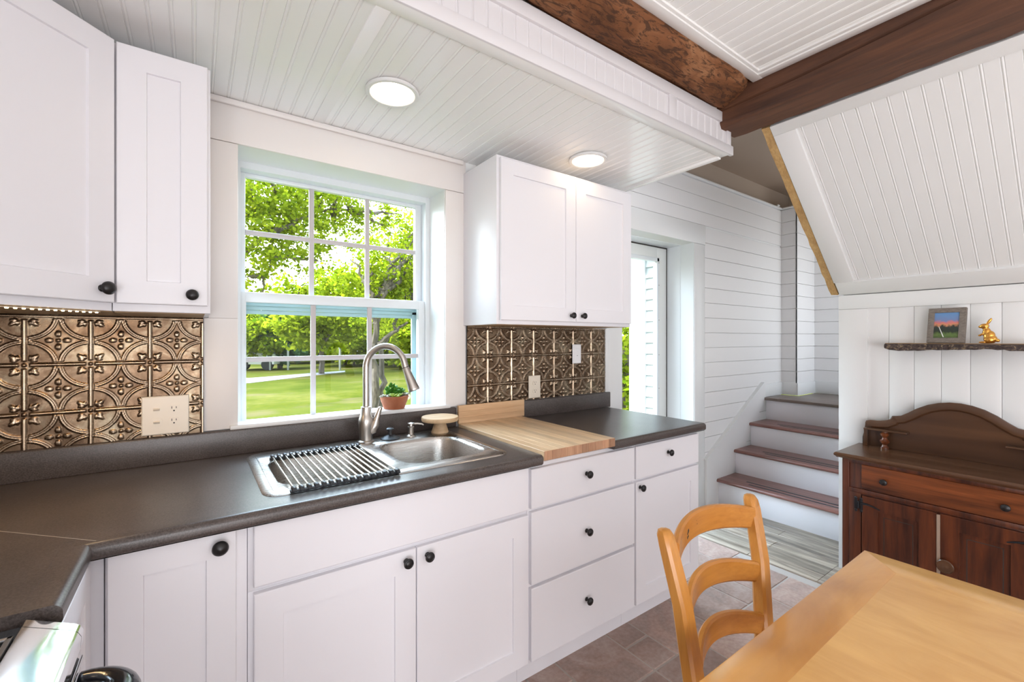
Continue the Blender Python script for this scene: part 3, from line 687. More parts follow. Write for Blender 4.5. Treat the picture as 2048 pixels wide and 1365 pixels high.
# butcher block section
t = thing('butcher_block', 'maple butcher block slab with end-grain front set between the dark worktops', 'butcher block', (1.26, 1.6, .885))
mb = MB(); n = 10; xa, xb = 1.0685, 1.4600
for k in range(n): mb.box(xa + (xb - xa) * k / n, xa + (xb - xa) * (k + 1) / n, 1.2835, 1.945, .8875, .9235, .0008, 1, tone=rnd.random())
mb.build('slab', 'block', t)
mb = MB()
for k in range(n): mb.box(xa + (xb - xa) * k / n + .0003, xa + (xb - xa) * (k + 1) / n - .0003, 1.2805, 1.2835, .888, .923, .0008, 1, tone=rnd.random())
mb.build('end_grain', 'blockend', t)
mb = MB()
for k in range(3): mb.box(1.0695, 1.4785, 1.9455, 1.9605, .9236 + .03 * k, .9534 + .03 * k, .0006, 1, tone=rnd.random())
mb.build('back_upstand', 'blockX', t)
mb = MB(); mb.box(1.07, 1.4595, 1.335, 1.945, .8710, .8870); mb.build('packing_strip', 'cab', t)

# ------------------------------------------------------------------ sink and things around it
t = thing('double_sink', 'stainless steel double-bowl sink set into the brown worktop below the window', 'sink', (.57, 1.65, .72))
bs = ((.203, .552), (.592, .935))
mb = MB(); bm = mb.bm; zr = .9145
def ring(lp): vs = [bm.verts.new(p) for p in lp]; return vs, [bm.edges.new((vs[i], vs[(i + 1) % len(vs)])) for i in range(len(vs))]
outer, eo = ring(rrect(.163, .977, 1.378, 1.918, .05, zr)); ed = eo[:]; rims = []
for x0, x1 in bs:
    lp, e_ = ring(rrect(x0, x1, 1.430, 1.800, .085, zr)); rims.append(lp); ed += e_
bmesh.ops.triangle_fill(bm, edges=ed, use_beauty=True, use_dissolve=False)
low = [bm.verts.new(p) for p in rrect(.155, .985, 1.370, 1.926, .055, .9095)]
for i in range(len(outer)):
    j = (i + 1) % len(outer); bm.faces.new((outer[i], outer[j], low[j], low[i]))
for (x0, x1), lp in zip(bs, rims):
    prev = lp
    for ins, z, rr_ in ((.004, .911, .084), (.008, .900, .082), (.016, .80, .08), (.024, .745, .075), (.045, .722, .06), (.075, .716, .05)):
        cur = [bm.verts.new(p) for p in rrect(x0 + ins, x1 - ins, 1.430 + ins, 1.800 - ins, max(.02, rr_ - ins * .5), z)]
        for i in range(len(cur)):
            j = (i + 1) % len(cur); bm.faces.new((prev[i], prev[j], cur[j], cur[i]))
        prev = cur
    bm.faces.new(prev)
mb.build('basin', 'steel', t, ang=50)
for x0, x1 in bs:
    mb = MB(); mb.lathe([(.042, .7165), (.042, .720), (.034, .7205), (.03, .718), (.001, .7178)], ((x0 + x1) / 2, 1.63, 0)); mb.build('drain', 'chrome', t)
# grooves pressed beside the bowls
for x in (.184, .956):
    mb = MB(); mb.box(x - .002, x + .002, 1.42, 1.86, zr - .001, zr + .0012, .001); mb.build('pressed_rib', 'steel', t)

t = thing('dish_rack', 'roll-up drying rack of steel rods laid over the left sink bowl', 'dish rack', (.37, 1.58, .9145))
rx0, rx1, ya, yb = .218, .540, 1.372, 1.788; zr2 = .9245; nr_ = 16; rod0 = None
for k in range(nr_):
    x = rx0 + (rx1 - rx0) * (k + .5) / nr_
    if rod0 is None:
        mb = MB(); mb.lathe([(.0034, 0), (.0034, yb - ya)], (x, ya, zr2), (0, 1, 0), 12); rod0 = mb.build('rod', 'rod', t); xx0 = x
    else:
        o = rod0.copy(); C.objects.link(o); o.parent = t; o.location = (x - xx0, 0, 0)
for y in (ya, yb):
    mb = MB(); mb.box(rx0, rx1, y - .006, y + .006, .9148, .9225, .002)
    for k in range(nr_):
        x = rx0 + (rx1 - rx0) * (k + .5) / nr_; mb.lathe([(.0055, -.012), (.0066, -.010), (.0066, .010), (.0055, .012)], (x, y, zr2), (0, 1, 0), 10)
    mb.build('end_strip', 'rubber', t)

# faucet
fx, fy = .586, 1.868; dr = Vector((.755, -.655, 0)).normalized(); B0 = Vector((fx, fy, 0))
t = thing('kitchen_faucet', 'brushed nickel gooseneck faucet with pull-down spray head behind the sink', 'faucet', (fx, fy, .9145))
mb = MB(); mb.lathe([(.034, .9148), (.034, .920), (.0275, .924), (.027, .95), (.029, .975), (.0305, .995), (.029, 1.012), (.0245, 1.025), (.0225, 1.03), (.0205, 1.062), (.0165, 1.064)], (fx, fy, 0)); mb.build('body', 'nickel', t)
pts = [B0 + Z_ * z for z in (1.055, 1.12, 1.18, 1.225)]; R_ = .084
for k in range(1, 17):
    a_ = PI * k / 16 * .95; pts.append(B0 + dr * (R_ - R_ * math.cos(a_)) + Z_ * (1.225 + R_ * 1.08 * math.sin(a_)))
e1 = pts[-1]; tv = (pts[-1] - pts[-2]).normalized()
mb = MB(); mb.tube(pts + [e1 + tv * .012], .0135, 20); mb.build('spout', 'nickel', t)
tv2 = (tv + dr * .16).normalized(); p0 = e1 + tv * .012
mb = MB(); mb.lathe([(.0142, 0), (.0150, .004), (.0155, .012), (.0195, .06), (.0235, .094), (.0235, .100), (.0215, .104), (.018, .104), (.0175, .100), (.0005, .100)], p0, tv2); s_h = mb.build('spray_head', 'nickel', t)
mb = MB(); mb.lathe([(.0146, -.0012), (.0146, .0012)], p0 + tv2 * .0005, tv2); mb.build('joint_ring', 'slot', s_h)
mb = MB(); sd2 = Vector((.93, -.36, 0)).normalized()
mb.tube([B0 + sd2 * .012 + Z_ * .958, B0 + sd2 * .028 + Z_ * .966, B0 + sd2 * .036 + Z_ * .985, B0 + sd2 * .043 + Z_ * 1.012, B0 + sd2 * .052 + Z_ * 1.04, B0 + sd2 * .058 + Z_ * 1.056, B0 + sd2 * .0595 + Z_ * 1.06], [.017, .0205, .0185, .0125, .0095, .0088, .005], 16); mb.build('lever_handle', 'nickel', t)
t = thing('soap_dispenser', 'small nickel soap dispenser pump on the sink deck between stopper and cake stand', 'soap dispenser', (.782, 1.860, .9145))
mb = MB(); mb.lathe([(.0215, .9148), (.0215, .918), (.016, .921), (.0125, .924), (.0125, .946), (.0145, .95), (.0145, .957), (.009, .96), (.0085, .966), (.0155, .968), (.0155, .973), (.002, .976)], (.782, 1.860, 0)); mb.build('pump_body', 'nickel', t)
mb = MB(); mb.tube([(.790, 1.858, .9695), (.81, 1.850, .9695), (.826, 1.843, .967), (.833, 1.840, .962)], [.0045, .004, .0035, .003], 10); mb.build('spout', 'nickel', t)
t = thing('sink_stopper', 'black rubber sink stopper standing on the sink deck beside the faucet', 'sink stopper', (.690, 1.868, .9145))
mb = MB(); mb.lathe([(.040, .9148), (.041, .918), (.030, .924), (.018, .929), (.009, .932)], (.690, 1.868, 0)); mb.build('disc', 'rubber', t)
mb = MB(); mb.lathe([(.0095, .931), (.008, .936), (.008, .950), (.0165, .953), (.0165, .958), (.012, .961), (.001, .9615)], (.690, 1.868, 0)); mb.build('grip', 'rubber', t)
t = thing('cake_stand', 'small round pale wood cake stand on the worktop behind the right sink bowl', 'cake stand', (.926, 1.864, .9145))
mb = MB(); mb.lathe([(.0395, .9150), (.0395, .918), (.0375, .925), (.0275, .955), (.0245, .9665), (.001, .967)], (.926, 1.864, 0), seg=32); mb.build('foot', 'stand', t)
mb = MB(); mb.lathe([(.075, .967), (.083, .969), (.085, .974), (.085, .984), (.083, .9875), (.001, .988)], (.926, 1.864, 0), seg=48); mb.build('plate', 'stand', t)
# potted succulents on the window stool
px, py, pz = .766, 2.020, 1.0205
t = thing('potted_succulents', 'round terracotta pot of mixed succulents on the window sill behind the faucet', 'potted plant', (px, py, pz))
mb = MB(); mb.lathe([(.0465, pz), (.048, pz + .002), (.058, pz + .030), (.0595, pz + .032), (.064, pz + .050), (.0655, pz + .058), (.0635, pz + .060), (.060, pz + .058), (.057, pz + .045), (.001, pz + .043)], (px, py, 0), seg=40); mb.build('pot', 'terra', t)
mb = MB(); mb.lathe([(.057, pz + .046), (.03, pz + .052), (.001, pz + .054)], (px, py, 0)); mb.build('soil', 'soil', t)
def rosette(mb, c, n, ln, wd, up, seed):
    q = random.Random(seed)
    for k in range(n):
        a_ = 2.399 * k; e = up + (1 - k / n) * -.5 + q.uniform(-.1, .1); s = .55 + .45 * (1 - k / n)
        d_ = Vector((math.cos(a_) * math.cos(e), math.sin(a_) * math.cos(e), math.sin(e)))
        rot = Vector((1, 0, 0)).rotation_difference(d_).to_matrix()
        mb.sphere(Vector(c) + d_ * ln * s * .6, ln * s * .6, (1, wd, .28), 10, rot)
mb = MB(); q = random.Random(5)
for sx_, sy_, h_ in ((-.006, .004, .060), (.012, .01, .046), (-.02, .012, .040), (.024, .0, .038), (.006, -.012, .040), (.036, .008, .030)):
    st_ = Vector((px + sx_, py + sy_, pz + .05)); tp = st_ + Vector((sx_ * .2, 0, h_))
    mb.tube([st_, tp], .003, 6)
    for k in range(13):
        p = st_.lerp(tp, .25 + .8 * k / 13); a_ = 2.4 * k; e = q.uniform(.1, .9); d_ = Vector((math.cos(a_) * math.cos(e), math.sin(a_) * math.cos(e), math.sin(e)))
        mb.sphere(p + d_ * .011, .0105, (1, .75, .35), 8, Vector((1, 0, 0)).rotation_difference(d_).to_matrix())
mb.build('jade_stems', 'succ', t)
mb = MB(); rosette(mb, (px - .006, py - .036, pz + .058), 22, .030, .55, .75, 2); mb.build('lime_rosette', 'succ2', t)
mb = MB(); rosette(mb, (px - .046, py - .014, pz + .058), 14, .028, .3, .55, 4); mb.build('grey_rosette', 'succ3', t); mb = MB(); rosette(mb, (px + .045, py - .012, pz + .060), 16, .026, .5, .7, 6); mb.build('grey_rosette', 'succ3', t)

# ------------------------------------------------------------------ switch plates and outlets
def plate(nm, label, cat, x0, x1, z0, z1, m, yb=1.9665, grp='switch and outlet plates'):
    t = thing(nm, label, cat, ((x0 + x1) / 2, yb, (z0 + z1) / 2), grp); mb = MB()
    mb.rect_loft((x0, yb, z0), X_, Z_, -Y_, x1 - x0, z1 - z0, [(0, 0), (0, .003), (.003, .006)]); mb.build('cover_plate', m, t); return t, yb - .006
def recep(t, x, z, y, m):
    mb = MB(); c = [(x + .0165 * math.cos(a_), z + max(-.0125, min(.0125, .0165 * math.sin(a_)))) for a_ in [2 * PI * k / 28 for k in range(28)]]
    mb.loft([[(a_, y + .001, b_) for a_, b_ in c], [(a_, y - .0022, b_) for a_, b_ in c]]); r = mb.build('receptacle', m, t, ang=30)
    mb = MB(); yy = y - .0023
    mb.box(x - .0072, x - .0052, yy - .0004, yy + .001, z + .0005, z + .0085); mb.box(x + .0052, x + .0072, yy - .0004, yy + .001, z + .0012, z + .0078); mb.lathe([(.0026, -.001), (.0026, .0005)], (x, yy, z - .0065), (0, -1, 0), 10); mb.build('slots', 'slot', r)
def rocker(t, x, z, y, m):
    mb = MB(); c = [(x + .0165 * math.cos(a_), z + max(-.0125, min(.0125, .0165 * math.sin(a_)))) for a_ in [2 * PI * k / 28 for k in range(28)]]
    mb.loft([[(a_, y + .001, b_) for a_, b_ in c], [(a_, y - .0016, b_) for a_, b_ in c]]); r = mb.build('switch_bezel', m, t, ang=30)
    mb = MB(); mb.prism([(y - .0012, z - .0045), (y - .0012, z + .0045), (y - .0035, z + .0045), (y - .0075, z + .001), (y - .0035, z - .0045)], 'X', x - .0085, x + .0085); mb.build('toggle', m, r)
t, y = plate('combination_plate', 'ivory two-gang plate with two switches and two outlets on the left tin backsplash', 'outlet', -.146, -.014, 1.0135, 1.147, 'ivory')
rocker(t, -.105, 1.102, y, 'ivory'); rocker(t, -.105, 1.058, y, 'ivory'); recep(t, -.057, 1.101, y, 'ivory'); recep(t, -.057, 1.058, y, 'ivory')
t, y = plate('outlet_plate', 'ivory duplex outlet low on the right tin backsplash above the butcher block', 'outlet', 1.523, 1.607, 1.013, 1.140, 'ivory')
recep(t, 1.565, 1.098, y, 'ivory'); recep(t, 1.565, 1.053, y, 'ivory')
t, y = plate('dimmer_plate', 'white wall plate with a small dark mark high on the right tin backsplash', 'switch', 1.858, 1.928, 1.198, 1.314, 'whiteplastic')
mb = MB(); mb.rect_loft((1.8755, y, 1.222), X_, Z_, -Y_, .035, .068, [(0, -.001), (0, .0012), (.001, .002)]); r = mb.build('dimmer_insert', 'whiteplastic', t)
mb = MB(); mb.box(1.888, 1.898, y - .0024, y - .0015, 1.2445, 1.2465); mb.build('mark', 'slot', r)

# ------------------------------------------------------------------ staircase
t = thing('staircase', 'white staircase with mahogany treads climbing to the landing beside the glazed door wall', 'stairs', (3.9, 1.48, 0))
nz_ = [(3.449, .210), (3.717, .410), (3.975, .610), (4.257, .810)]
ys0, ys1 = .97, 1.958
for k, (x, z) in enumerate(nz_):
    xr = x + .028; zb_ = -.002 if k == 0 else nz_[k - 1][1]
    mb = MB(); mb.box(xr, xr + .02, ys0, ys1, zb_, z - .027, .001); mb.build('riser', M['cab'], t)
    if k < 3:
        mb = MB(); xe = nz_[k + 1][0] + .029; p = [(xe, z - .026), (x + .012, z - .026)] + [(x + .013 - .013 * math.sin(a_), z - .013 - .013 * math.cos(a_)) for a_ in [PI * q / 10 for q in range(11)]] + [(xe, z)]
        mb.prism(p, 'Y', ys0, ys1 + .001); tr_ = mb.build('tread', 'tread', t)
        for dx in (.060, .115):
            mb = MB(); mb.box(x + dx, x + dx + .021, ys0 + .12 - dx, ys1 - .27 + dx * .8, z - .001, z + .0012); mb.build('grip_strip', 'rubber', tr_)
mb = MB(); x, z = nz_[3]; mb.box(x, 5.026, ys0, 1.826, z - .024, z, .003); mb.box(x, 4.628, 1.82, 1.9655, z - .024, z, .003); mb.build('landing', 'land', t)
mb = MB(); mb.prism([(3.312, .002), (3.312, .40), (4.235, .945), (4.279, .945), (4.279, .80), (3.48, .002)], 'Y', 1.9585, 1.9785); mb.build('skirt_board', 'ship', t)
mb = MB(); mb.loft([[(3.30, 1.949, .385), (3.30, 1.979, .385), (3.30, 1.979, .40), (3.30, 1.949, .40)], [(4.235, 1.949, .935), (4.235, 1.979, .935), (4.235, 1.979, .952), (4.235, 1.949, .952)]]); mb.build('cap_moulding', 'trim', t)

# ------------------------------------------------------------------ recessed lights
t0 = None
for (x, y, lb) in ((.588, 1.567, 'lit round recessed ceiling light above the kitchen sink and window'), (1.603, 1.583, 'lit round recessed ceiling light close above the double-door wall cabinet')):
    t = thing('recessed_light', lb, 'light', (x, y, 2.2495), 'recessed ceiling lights')
    mb = MB(); mb.lathe([(.066, .006), (.074, 0), (.094, -.003), (.0955, -.010), (.092, -.0135), (.080, -.0135), (.076, -.010), (.0755, -.004)], (x, y, 2.2495), seg=48)
    mb.build('trim_ring', 'trim', t)
    mb = MB(); mb.lathe([(.0765, -.0085), (.0765, -.0115), (.05, -.0135), (.001, -.014)], (x, y, 2.2495), seg=40); mb.build('lens', 'lens', t)

# ------------------------------------------------------------------ antique sideboard
t = thing('sideboard', 'antique dark stained pine sideboard with arched back rail against the white board wall', 'sideboard', (2.9, .5, 0))
xf, xb, yl, yr = 2.735, 3.055, .872, .128
mb = MB(); mb.box(xf + .006, xb, yr + .012, yl - .012, .07, .735, .002); 
for y in (yl - .030, yr): mb.box(xf - .002, xf + .03, y, y + .030, .002, .735, .003)
for y in (yl - .030, yr): mb.box(xb - .03, xb, y, y + .030, .002, .10, .003)
mb.build('carcass', 'hutchZ', t)
def topring(ins, z): return [(xf - .034 + ins, yr - .028 + ins, z), (xb, yr - .028 + ins, z), (xb, yl + .028 - ins, z), (xf - .034 + ins, yl + .028 - ins, z)]
mb = MB(); mb.loft([topring(i_, z_) for i_, z_ in ((.022, .733), (.010, .735), (.006, .741), (.001, .745), (0, .750), (.001, .755), (.006, .760))]); mb.build('top', 'hutchT', t, ang=20)
# arched back rail
yc = .5
half = [(.372, .7602), (.372, .800), (.366, .83), (.359, .878), (.352, .892), (.335, .897), (.30, .899), (.268, .904), (.248, .915), (.240, .932), (.225, .934), (.205, .938), (.175, .958), (.14, .985), (.10, 1.008), (.06, 1.022), (.02, 1.029)]
poly = [(yc + a_, z) for a_, z in half] + [(yc - a_, z) for a_, z in half[::-1]]
mb = MB(); mb.prism(poly, 'X', 3.034, 3.052); br = mb.build('back_rail', 'hutchT', t, ang=20)
rim_o = [(yc + a_, z + .004) for a_, z in half[3:]]; rim_o += [(2 * yc - y, z) for y, z in rim_o[::-1]]
mb = MB(); w = .042
lo = []
for i in range(len(rim_o)):
    a_, b_ = Vector((*rim_o[max(i - 1, 0)], 0)), Vector((*rim_o[min(i + 1, len(rim_o) - 1)], 0)); d_ = (b_ - a_).normalized(); nrm = Vector((-d_.y, d_.x, 0))
    if nrm.y > 0: nrm = -nrm
    p = Vector((*rim_o[i], 0)); q = p + nrm * w
    lo.append([(3.033, p.x, p.y), (3.020, p.x, p.y), (3.016, p.x + nrm.x * .006, p.y + nrm.y * .006), (3.018, q.x - nrm.x * .008, q.y - nrm.y * .008), (3.027, q.x, q.y), (3.033, q.x, q.y)])
mb.loft(lo); mb.build('crest_moulding', 'hutchT', br, ang=40)
for sg in (1, -1):
    mb = MB(); y_a, y_b = yc + sg * .352, yc + sg * .170
    mb.box(2.975, 3.033, min(y_a, y_b), max(y_a, y_b), .853, .862, .003); mb.build('candle_shelf', 'hutchT', br)
    mb = MB(); mb.lathe([(.018, .7605), (.018, .768), (.012, .775), (.010, .782), (.019, .795), (.020, .803), (.012, .812), (.010, .82), (.018, .832), (.019, .840), (.013, .847), (.013, .853)], (2.996, yc + sg * .265, 0), seg=20); mb.build('turned_spindle', 'hutch', br)
    mb = MB(); mb.box(3.008, 3.036, yc + sg * .352 - .008, yc + sg * .352 + .008, .7605, .853, .002); mb.build('side_bracket', 'hutchT', br)
HX = xf
d = front('drawer', (HX - .006, yl - .082, .592), -Y_, X_, .616 - .012, .122, t, False, m='hutch', th=.012)
for y in (.698, .300):
    mb = MB(); mb.lathe([(.006, 0), (.006, .008), (.013, .012), (.0155, .016), (.014, .021), (.008, .024), (.001, .025)], (HX - .006, y, .650), (-1, 0, 0), 20); mb.build('knob', 'knob', d)
mb = MB(); mb.box(HX - .006, HX + .006, yr + .03, yl - .03, .566, .590, .004); mb.box(HX - .006, HX + .006, yr + .03, yl - .03, .715, .734, .002); mb.box(HX - .004, HX + .006, yl - .08, yl - .03, .07, .57, .003); mb.box(HX - .004, HX + .006, yr + .03, yr + .08, .07, .57, .003); mb.box(HX - .005, HX + .006, yr + .03, yl - .03, .07, .10, .003); mb.build('face_frame', 'hutchZ', t)
for nm, y0, side in (('a', .786, 1), ('b', .500, -1)):
    w_ = .276
    d = front('door', (HX - .0115, y0, .104), -Y_, X_, w_, .456, t, True, .062, m='hutchZ', th=.0155, rec=.0125)
    mb = MB(); ya_, yb_, za_, zb3 = y0 - .083, y0 - w_ + .083, .188, .474
    for a_ in ((ya_ - .003, ya_, za_, zb3), (yb_, yb_ + .003, za_, zb3), (yb_, ya_, za_, za_ + .003), (yb_, ya_, zb3 - .003, zb3)): mb.box(HX + .0006, HX + .0022, a_[0], a_[1], a_[2], a_[3])
    mb.build('panel_groove', 'slot', d)
    yh = y0 + .012 if side == 1 else y0 - w_ - .012
    mb = MB()
    for s2 in (-.010, .012):
        yy = yh + s2
        mb.box(HX - .0140, HX - .0110, yy - .0065, yy + .0065, .488, .536, .001)
        for zz in (.482, .542): mb.sphere((HX - .0125, yy, zz), .0065, (.35, 1, 1.2), 10)
    mb.lathe([(.0035, .494), (.0035, .530)], (HX - .015, yh + .001, 0), seg=10)
    mb.tube([(HX - .014, yh - side * .01, .521), (HX - .014, yh - side * .035, .522), (HX - .014, yh - side * .06, .517), (HX - .014, yh - side * .085, .508)], [.006, .005, .004, .0025], 8); mb.build('strap_hinge', 'iron', d)
mb = MB(); mb.box(HX - .016, HX - .0116, .498, .510, .12, .556, .0015); mb.build('worn_door_strip', mat('worn_pale_edge', (.30, .21, .15), .6), t)
mb = MB(); mb.lathe([(.010, 0), (.010, .006), (.026, .010), (.030, .016), (.027, .020), (.020, .0185), (.012, .0185), (.006, .021), (.001, .0215)], (HX - .0116, .480, .335), (-1, 0, 0), 28); mb.build('door_knob', 'hutchT', d)

# ------------------------------------------------------------------ live-edge shelf, picture and rabbit
t = thing('live_edge_shelf', 'live-edge wood slab shelf with dark bark front on the white board wall', 'shelf', (3.02, .3, 1.305))
q = random.Random(11); n = 60; ylf, yrt = .755, -.35; fr_, tp_, bt_ = [], [], []
for k in range(n + 1):
    y = ylf + (yrt - ylf) * k / n; taper = min(1, .35 + k * .5)
    fr_.append((2.952 + .008 * math.sin(y * 13) + q.uniform(-.004, .004), y, taper))
mb = MB(); lo = []
for x, y, tp in fr_: lo.append([(3.0915, y, 1.325), (x + .012, y, 1.325), (x + .016, y, 1.3215), (3.0915, y, 1.3215)])
mb.loft(lo); mb.build('slab_top', 'slab', t)
mb = MB(); lo = []
for x, y, tp in fr_:
    h = (.030 + .006 * math.sin(y * 9 + 1) + q.uniform(-.003, .003)) * (.55 + .45 * tp)
    lo.append([(3.0915, y, 1.3213), (x + .010, y, 1.3213), (x + q.uniform(-.003, .003), y, 1.318), (x - .003 + q.uniform(-.004, .003), y, 1.312), (x + .001 + q.uniform(-.004, .004), y, 1.3213 - h * .8), (x + .010, y, 1.3213 - h), (3.0915, y, 1.3213 - h)])
mb.loft(lo); mb.build('bark_edge', 'barkedge', t, ang=15)

t = thing('picture_frame', 'square grey fabric picture frame holding a sunset landscape photo, on the shelf', 'picture frame', (3.005, .528, 1.3255))
lean = Matrix.Translation((2.986, .528, 1.3258)) @ Matrix.Rotation(math.radians(-6), 4, 'Z') @ Matrix.Rotation(math.radians(11), 4, 'Y')
# own frame: local x = depth (towards the wall), y = across, z = up
mb = MB(); hw, H_ = .0695, .176; ih0, ih1, iw = .026, .152, .0455
mb.box(-.009, .009, -hw, hw, 0, ih0, .003, 2, lean); mb.box(-.009, .009, -hw, hw, ih1, H_, .003, 2, lean); mb.box(-.009, .009, -hw, -iw, ih0 - .002, ih1 + .002, .002, 2, lean); mb.box(-.009, .009, iw, hw, ih0 - .002, ih1 + .002, .002, 2, lean)
mb.box(.006, .011, -hw + .004, hw - .004, .004, H_ - .004, .001, 1, lean); mb.build('frame', 'linen', t)
nx, nz2 = 1, 1
V = np.array([lean @ Vector((-.003, y, z)) - Vector(t.location) for z in (ih0 - .001, ih1 + .001) for y in (iw + .001, -iw - .001)]); o = mesh_np('photo_print', V, np.array([[0, 1, 3, 2]]), 'print', t)
ca = o.data.attributes.new('prt', 'FLOAT_COLOR', 'POINT'); ca.data.foreach_set('color', [0, 0, 0, 1, 1, 0, 0, 1, 0, 1, 0, 1, 1, 1, 0, 1])
mb = MB(); mb.box(.003, .006, -iw - .006, iw + .006, ih0 - .006, ih1 + .006, 0, 1, lean); mb.build('photo_backing', 'slot', t)
pl_ = MB(); a_ = [lean @ Vector((-.0034, y, z)) for y, z in ((.026, .083), (.0285, .083), (.010, .030), (.006, .030))]; pl_.loft([a_, [p + Vector((-.0003, 0, 0)) for p in a_]]); pl_.build('printed_pole', mat('printed_white', (.7, .7, .66), .4), t)

t = thing('rabbit_figurine', 'small gold rabbit figurine sitting upright on the bark-edged shelf', 'figurine', (3.0, .39, 1.3255))
gx, gy, gz = 2.995, .388, 1.3255
mb = MB(); bmx = bmesh.new()
def blob(c, r, sc=(1, 1, 1), ry=0):
    tb = bmesh.new(); bmesh.ops.create_icosphere(tb, subdivisions=3, radius=r); bmesh.ops.scale(tb, vec=sc, verts=tb.verts); bmesh.ops.rotate(tb, cent=(0, 0, 0), matrix=Matrix.Rotation(ry, 3, 'X'), verts=tb.verts); bmesh.ops.translate(tb, vec=(gx + c[0], gy + c[1], gz + c[2]), verts=tb.verts); mb.merge(tb)
# facing +y (towards the picture frame); c = (x, y forward, z)
blob((0, -.010, .021), .021, (.92, 1.1, .98)); blob((0, -.007, .034), .0195, (.86, .98, 1.3), .22); blob((0, .002, .051), .0150, (.86, .95, 1.5), .15)
blob((0, .005, .069), .010, (.95, 1, 1.2)); blob((0, .009, .0805), .0138, (.86, 1.18, .9), -.1); blob((0, .021, .078), .0080, (.85, 1.05, .85))
for s_x in (-1, 1):
    blob((s_x * .0055, -.006, .1015), .0056, (.6, .95, 3.3), .5); blob((s_x * .013, -.008, .017), .0145, (.6, 1.15, 1.0)); blob((s_x * .012, .014, .0052), .0062, (.75, 2.0, .8)); blob((s_x * .009, .016, .043), .0050, (.8, 2.1, .85), -.55); blob((s_x * .008, .0245, .0375), .0042)
    blob((s_x * .0105, .015, .084), .0018)
blob((0, -.033, .014), .0078); blob((0, 0, .0030), .016, (.95, 1.5, .19))
o = mb.build('rabbit_body', 'gold', t); rm = o.modifiers.new('remesh', 'REMESH'); rm.mode = 'VOXEL'; rm.voxel_size = .0012; rm.use_smooth_shade = True
sm_ = o.modifiers.new('smooth', 'SMOOTH'); sm_.iterations = 6; sm_.factor = .5

# ------------------------------------------------------------------ table and chair
t = thing('dining_table', 'honey maple dining table with a bordered top in the right foreground', 'table', (.97, -.15, 0))
tx0, tx1, ty0, ty1 = .40, 1.542, -.75, .440; bw = .093; zt2, zb2 = .750, .727
mb = MB(); mb.box(tx0 + bw, tx1 - bw, ty0 + bw, ty1 - bw, zb2, zt2 - .0002); mb.build('tabletop', 'tableY', t)
for nm, m_, cn in (('x', 'tableX', [(tx0, ty1), (tx1, ty1), (tx1 - bw, ty1 - bw), (tx0 + bw, ty1 - bw)]), ('x', 'tableX', [(tx0, ty0), (tx1, ty0), (tx1 - bw, ty0 + bw), (tx0 + bw, ty0 + bw)]), ('y', 'tableY', [(tx1, ty0), (tx1, ty1), (tx1 - bw, ty1 - bw), (tx1 - bw, ty0 + bw)]), ('y', 'tableY', [(tx0, ty0), (tx0, ty1), (tx0 + bw, ty1 - bw), (tx0 + bw, ty0 + bw)])):
    mb = MB(); cx = sum(p[0] for p in cn) / 4; cy = sum(p[1] for p in cn) / 4
    c2 = [((p[0] - cx) * .9994 + cx, (p[1] - cy) * .9994 + cy) for p in cn]
    def ins(p, d_): return (min(max(p[0], tx0 + d_), tx1 - d_), min(max(p[1], ty0 + d_), ty1 - d_))
    mb.loft([[(*ins(p, .006), zb2) for p in c2], [(*ins(p, .0), zb2 + .006) for p in c2], [(*ins(p, .0), zt2 - .006) for p in c2], [(*ins(p, .002), zt2 - .0018) for p in c2], [(*ins(p, .006), zt2) for p in c2]]); mb.build('border_board', m_, t, ang=25)
mb = MB()
for a_ in ((tx0 + .07, tx1 - .07, ty1 - .09, ty1 - .07), (tx0 + .07, tx1 - .07, ty0 + .07, ty0 + .09), (tx0 + .07, tx0 + .09, ty0 + .07, ty1 - .07), (tx1 - .09, tx1 - .07, ty0 + .07, ty1 - .07)): mb.box(a_[0], a_[1], a_[2], a_[3], .635, .7268, .002)
mb.build('apron', 'tableX', t)
for x in (tx0 + .06, tx1 - .12):
    for y in (ty0 + .06, ty1 - .12):
        mb = MB(); mb.loft([[(x + i_, y + i_, z), (x + .06 - i_, y + i_, z), (x + .06 - i_, y + .06 - i_, z), (x + i_, y + .06 - i_, z)] for i_, z in ((.012, .0015), (0, .60), (0, .7265))]); mb.build('leg', 'honey', t)

t = thing('ladder_back_chair', 'honey wood ladder-back chair with curved slats tucked in at the table', 'chair', (1.02, .33, 0))
def post(pts, w, dpt):
    lo = []
    for (x, y, z), s in pts:
        a_, b_ = w * s / 2, dpt * s / 2; c = .006
        lo.append([(x + p[0], y + p[1], z) for p in ((-a_ + c, -b_), (a_ - c, -b_), (a_, -b_ + c), (a_, b_ - c), (a_ - c, b_), (-a_ + c, b_), (-a_, b_ - c), (-a_, -b_ + c))])
    return lo
for side, x_t, x_m, x_s in ((-1, .858, .862, .868), (1, 1.236, 1.170, 1.150)):
    pts = [((x_s, .585, .002), .85), ((x_s, .545, .22), 1), ((x_s, .525, .44), 1.08), ((x_m, .540, .62), 1.02), ((x_m + (x_t - x_m) * .55, .566, .77), .98), ((x_t, .600, .885), .92), ((x_t + side * .0015, .606, .908), .86), ((x_t + side * .002, .609, .918), .66), ((x_t + side * .002, .610, .9205), .35)]
    mb = MB(); mb.loft(post(pts, .040, .034)); mb.build('back_post', 'honey', t, ang=40)
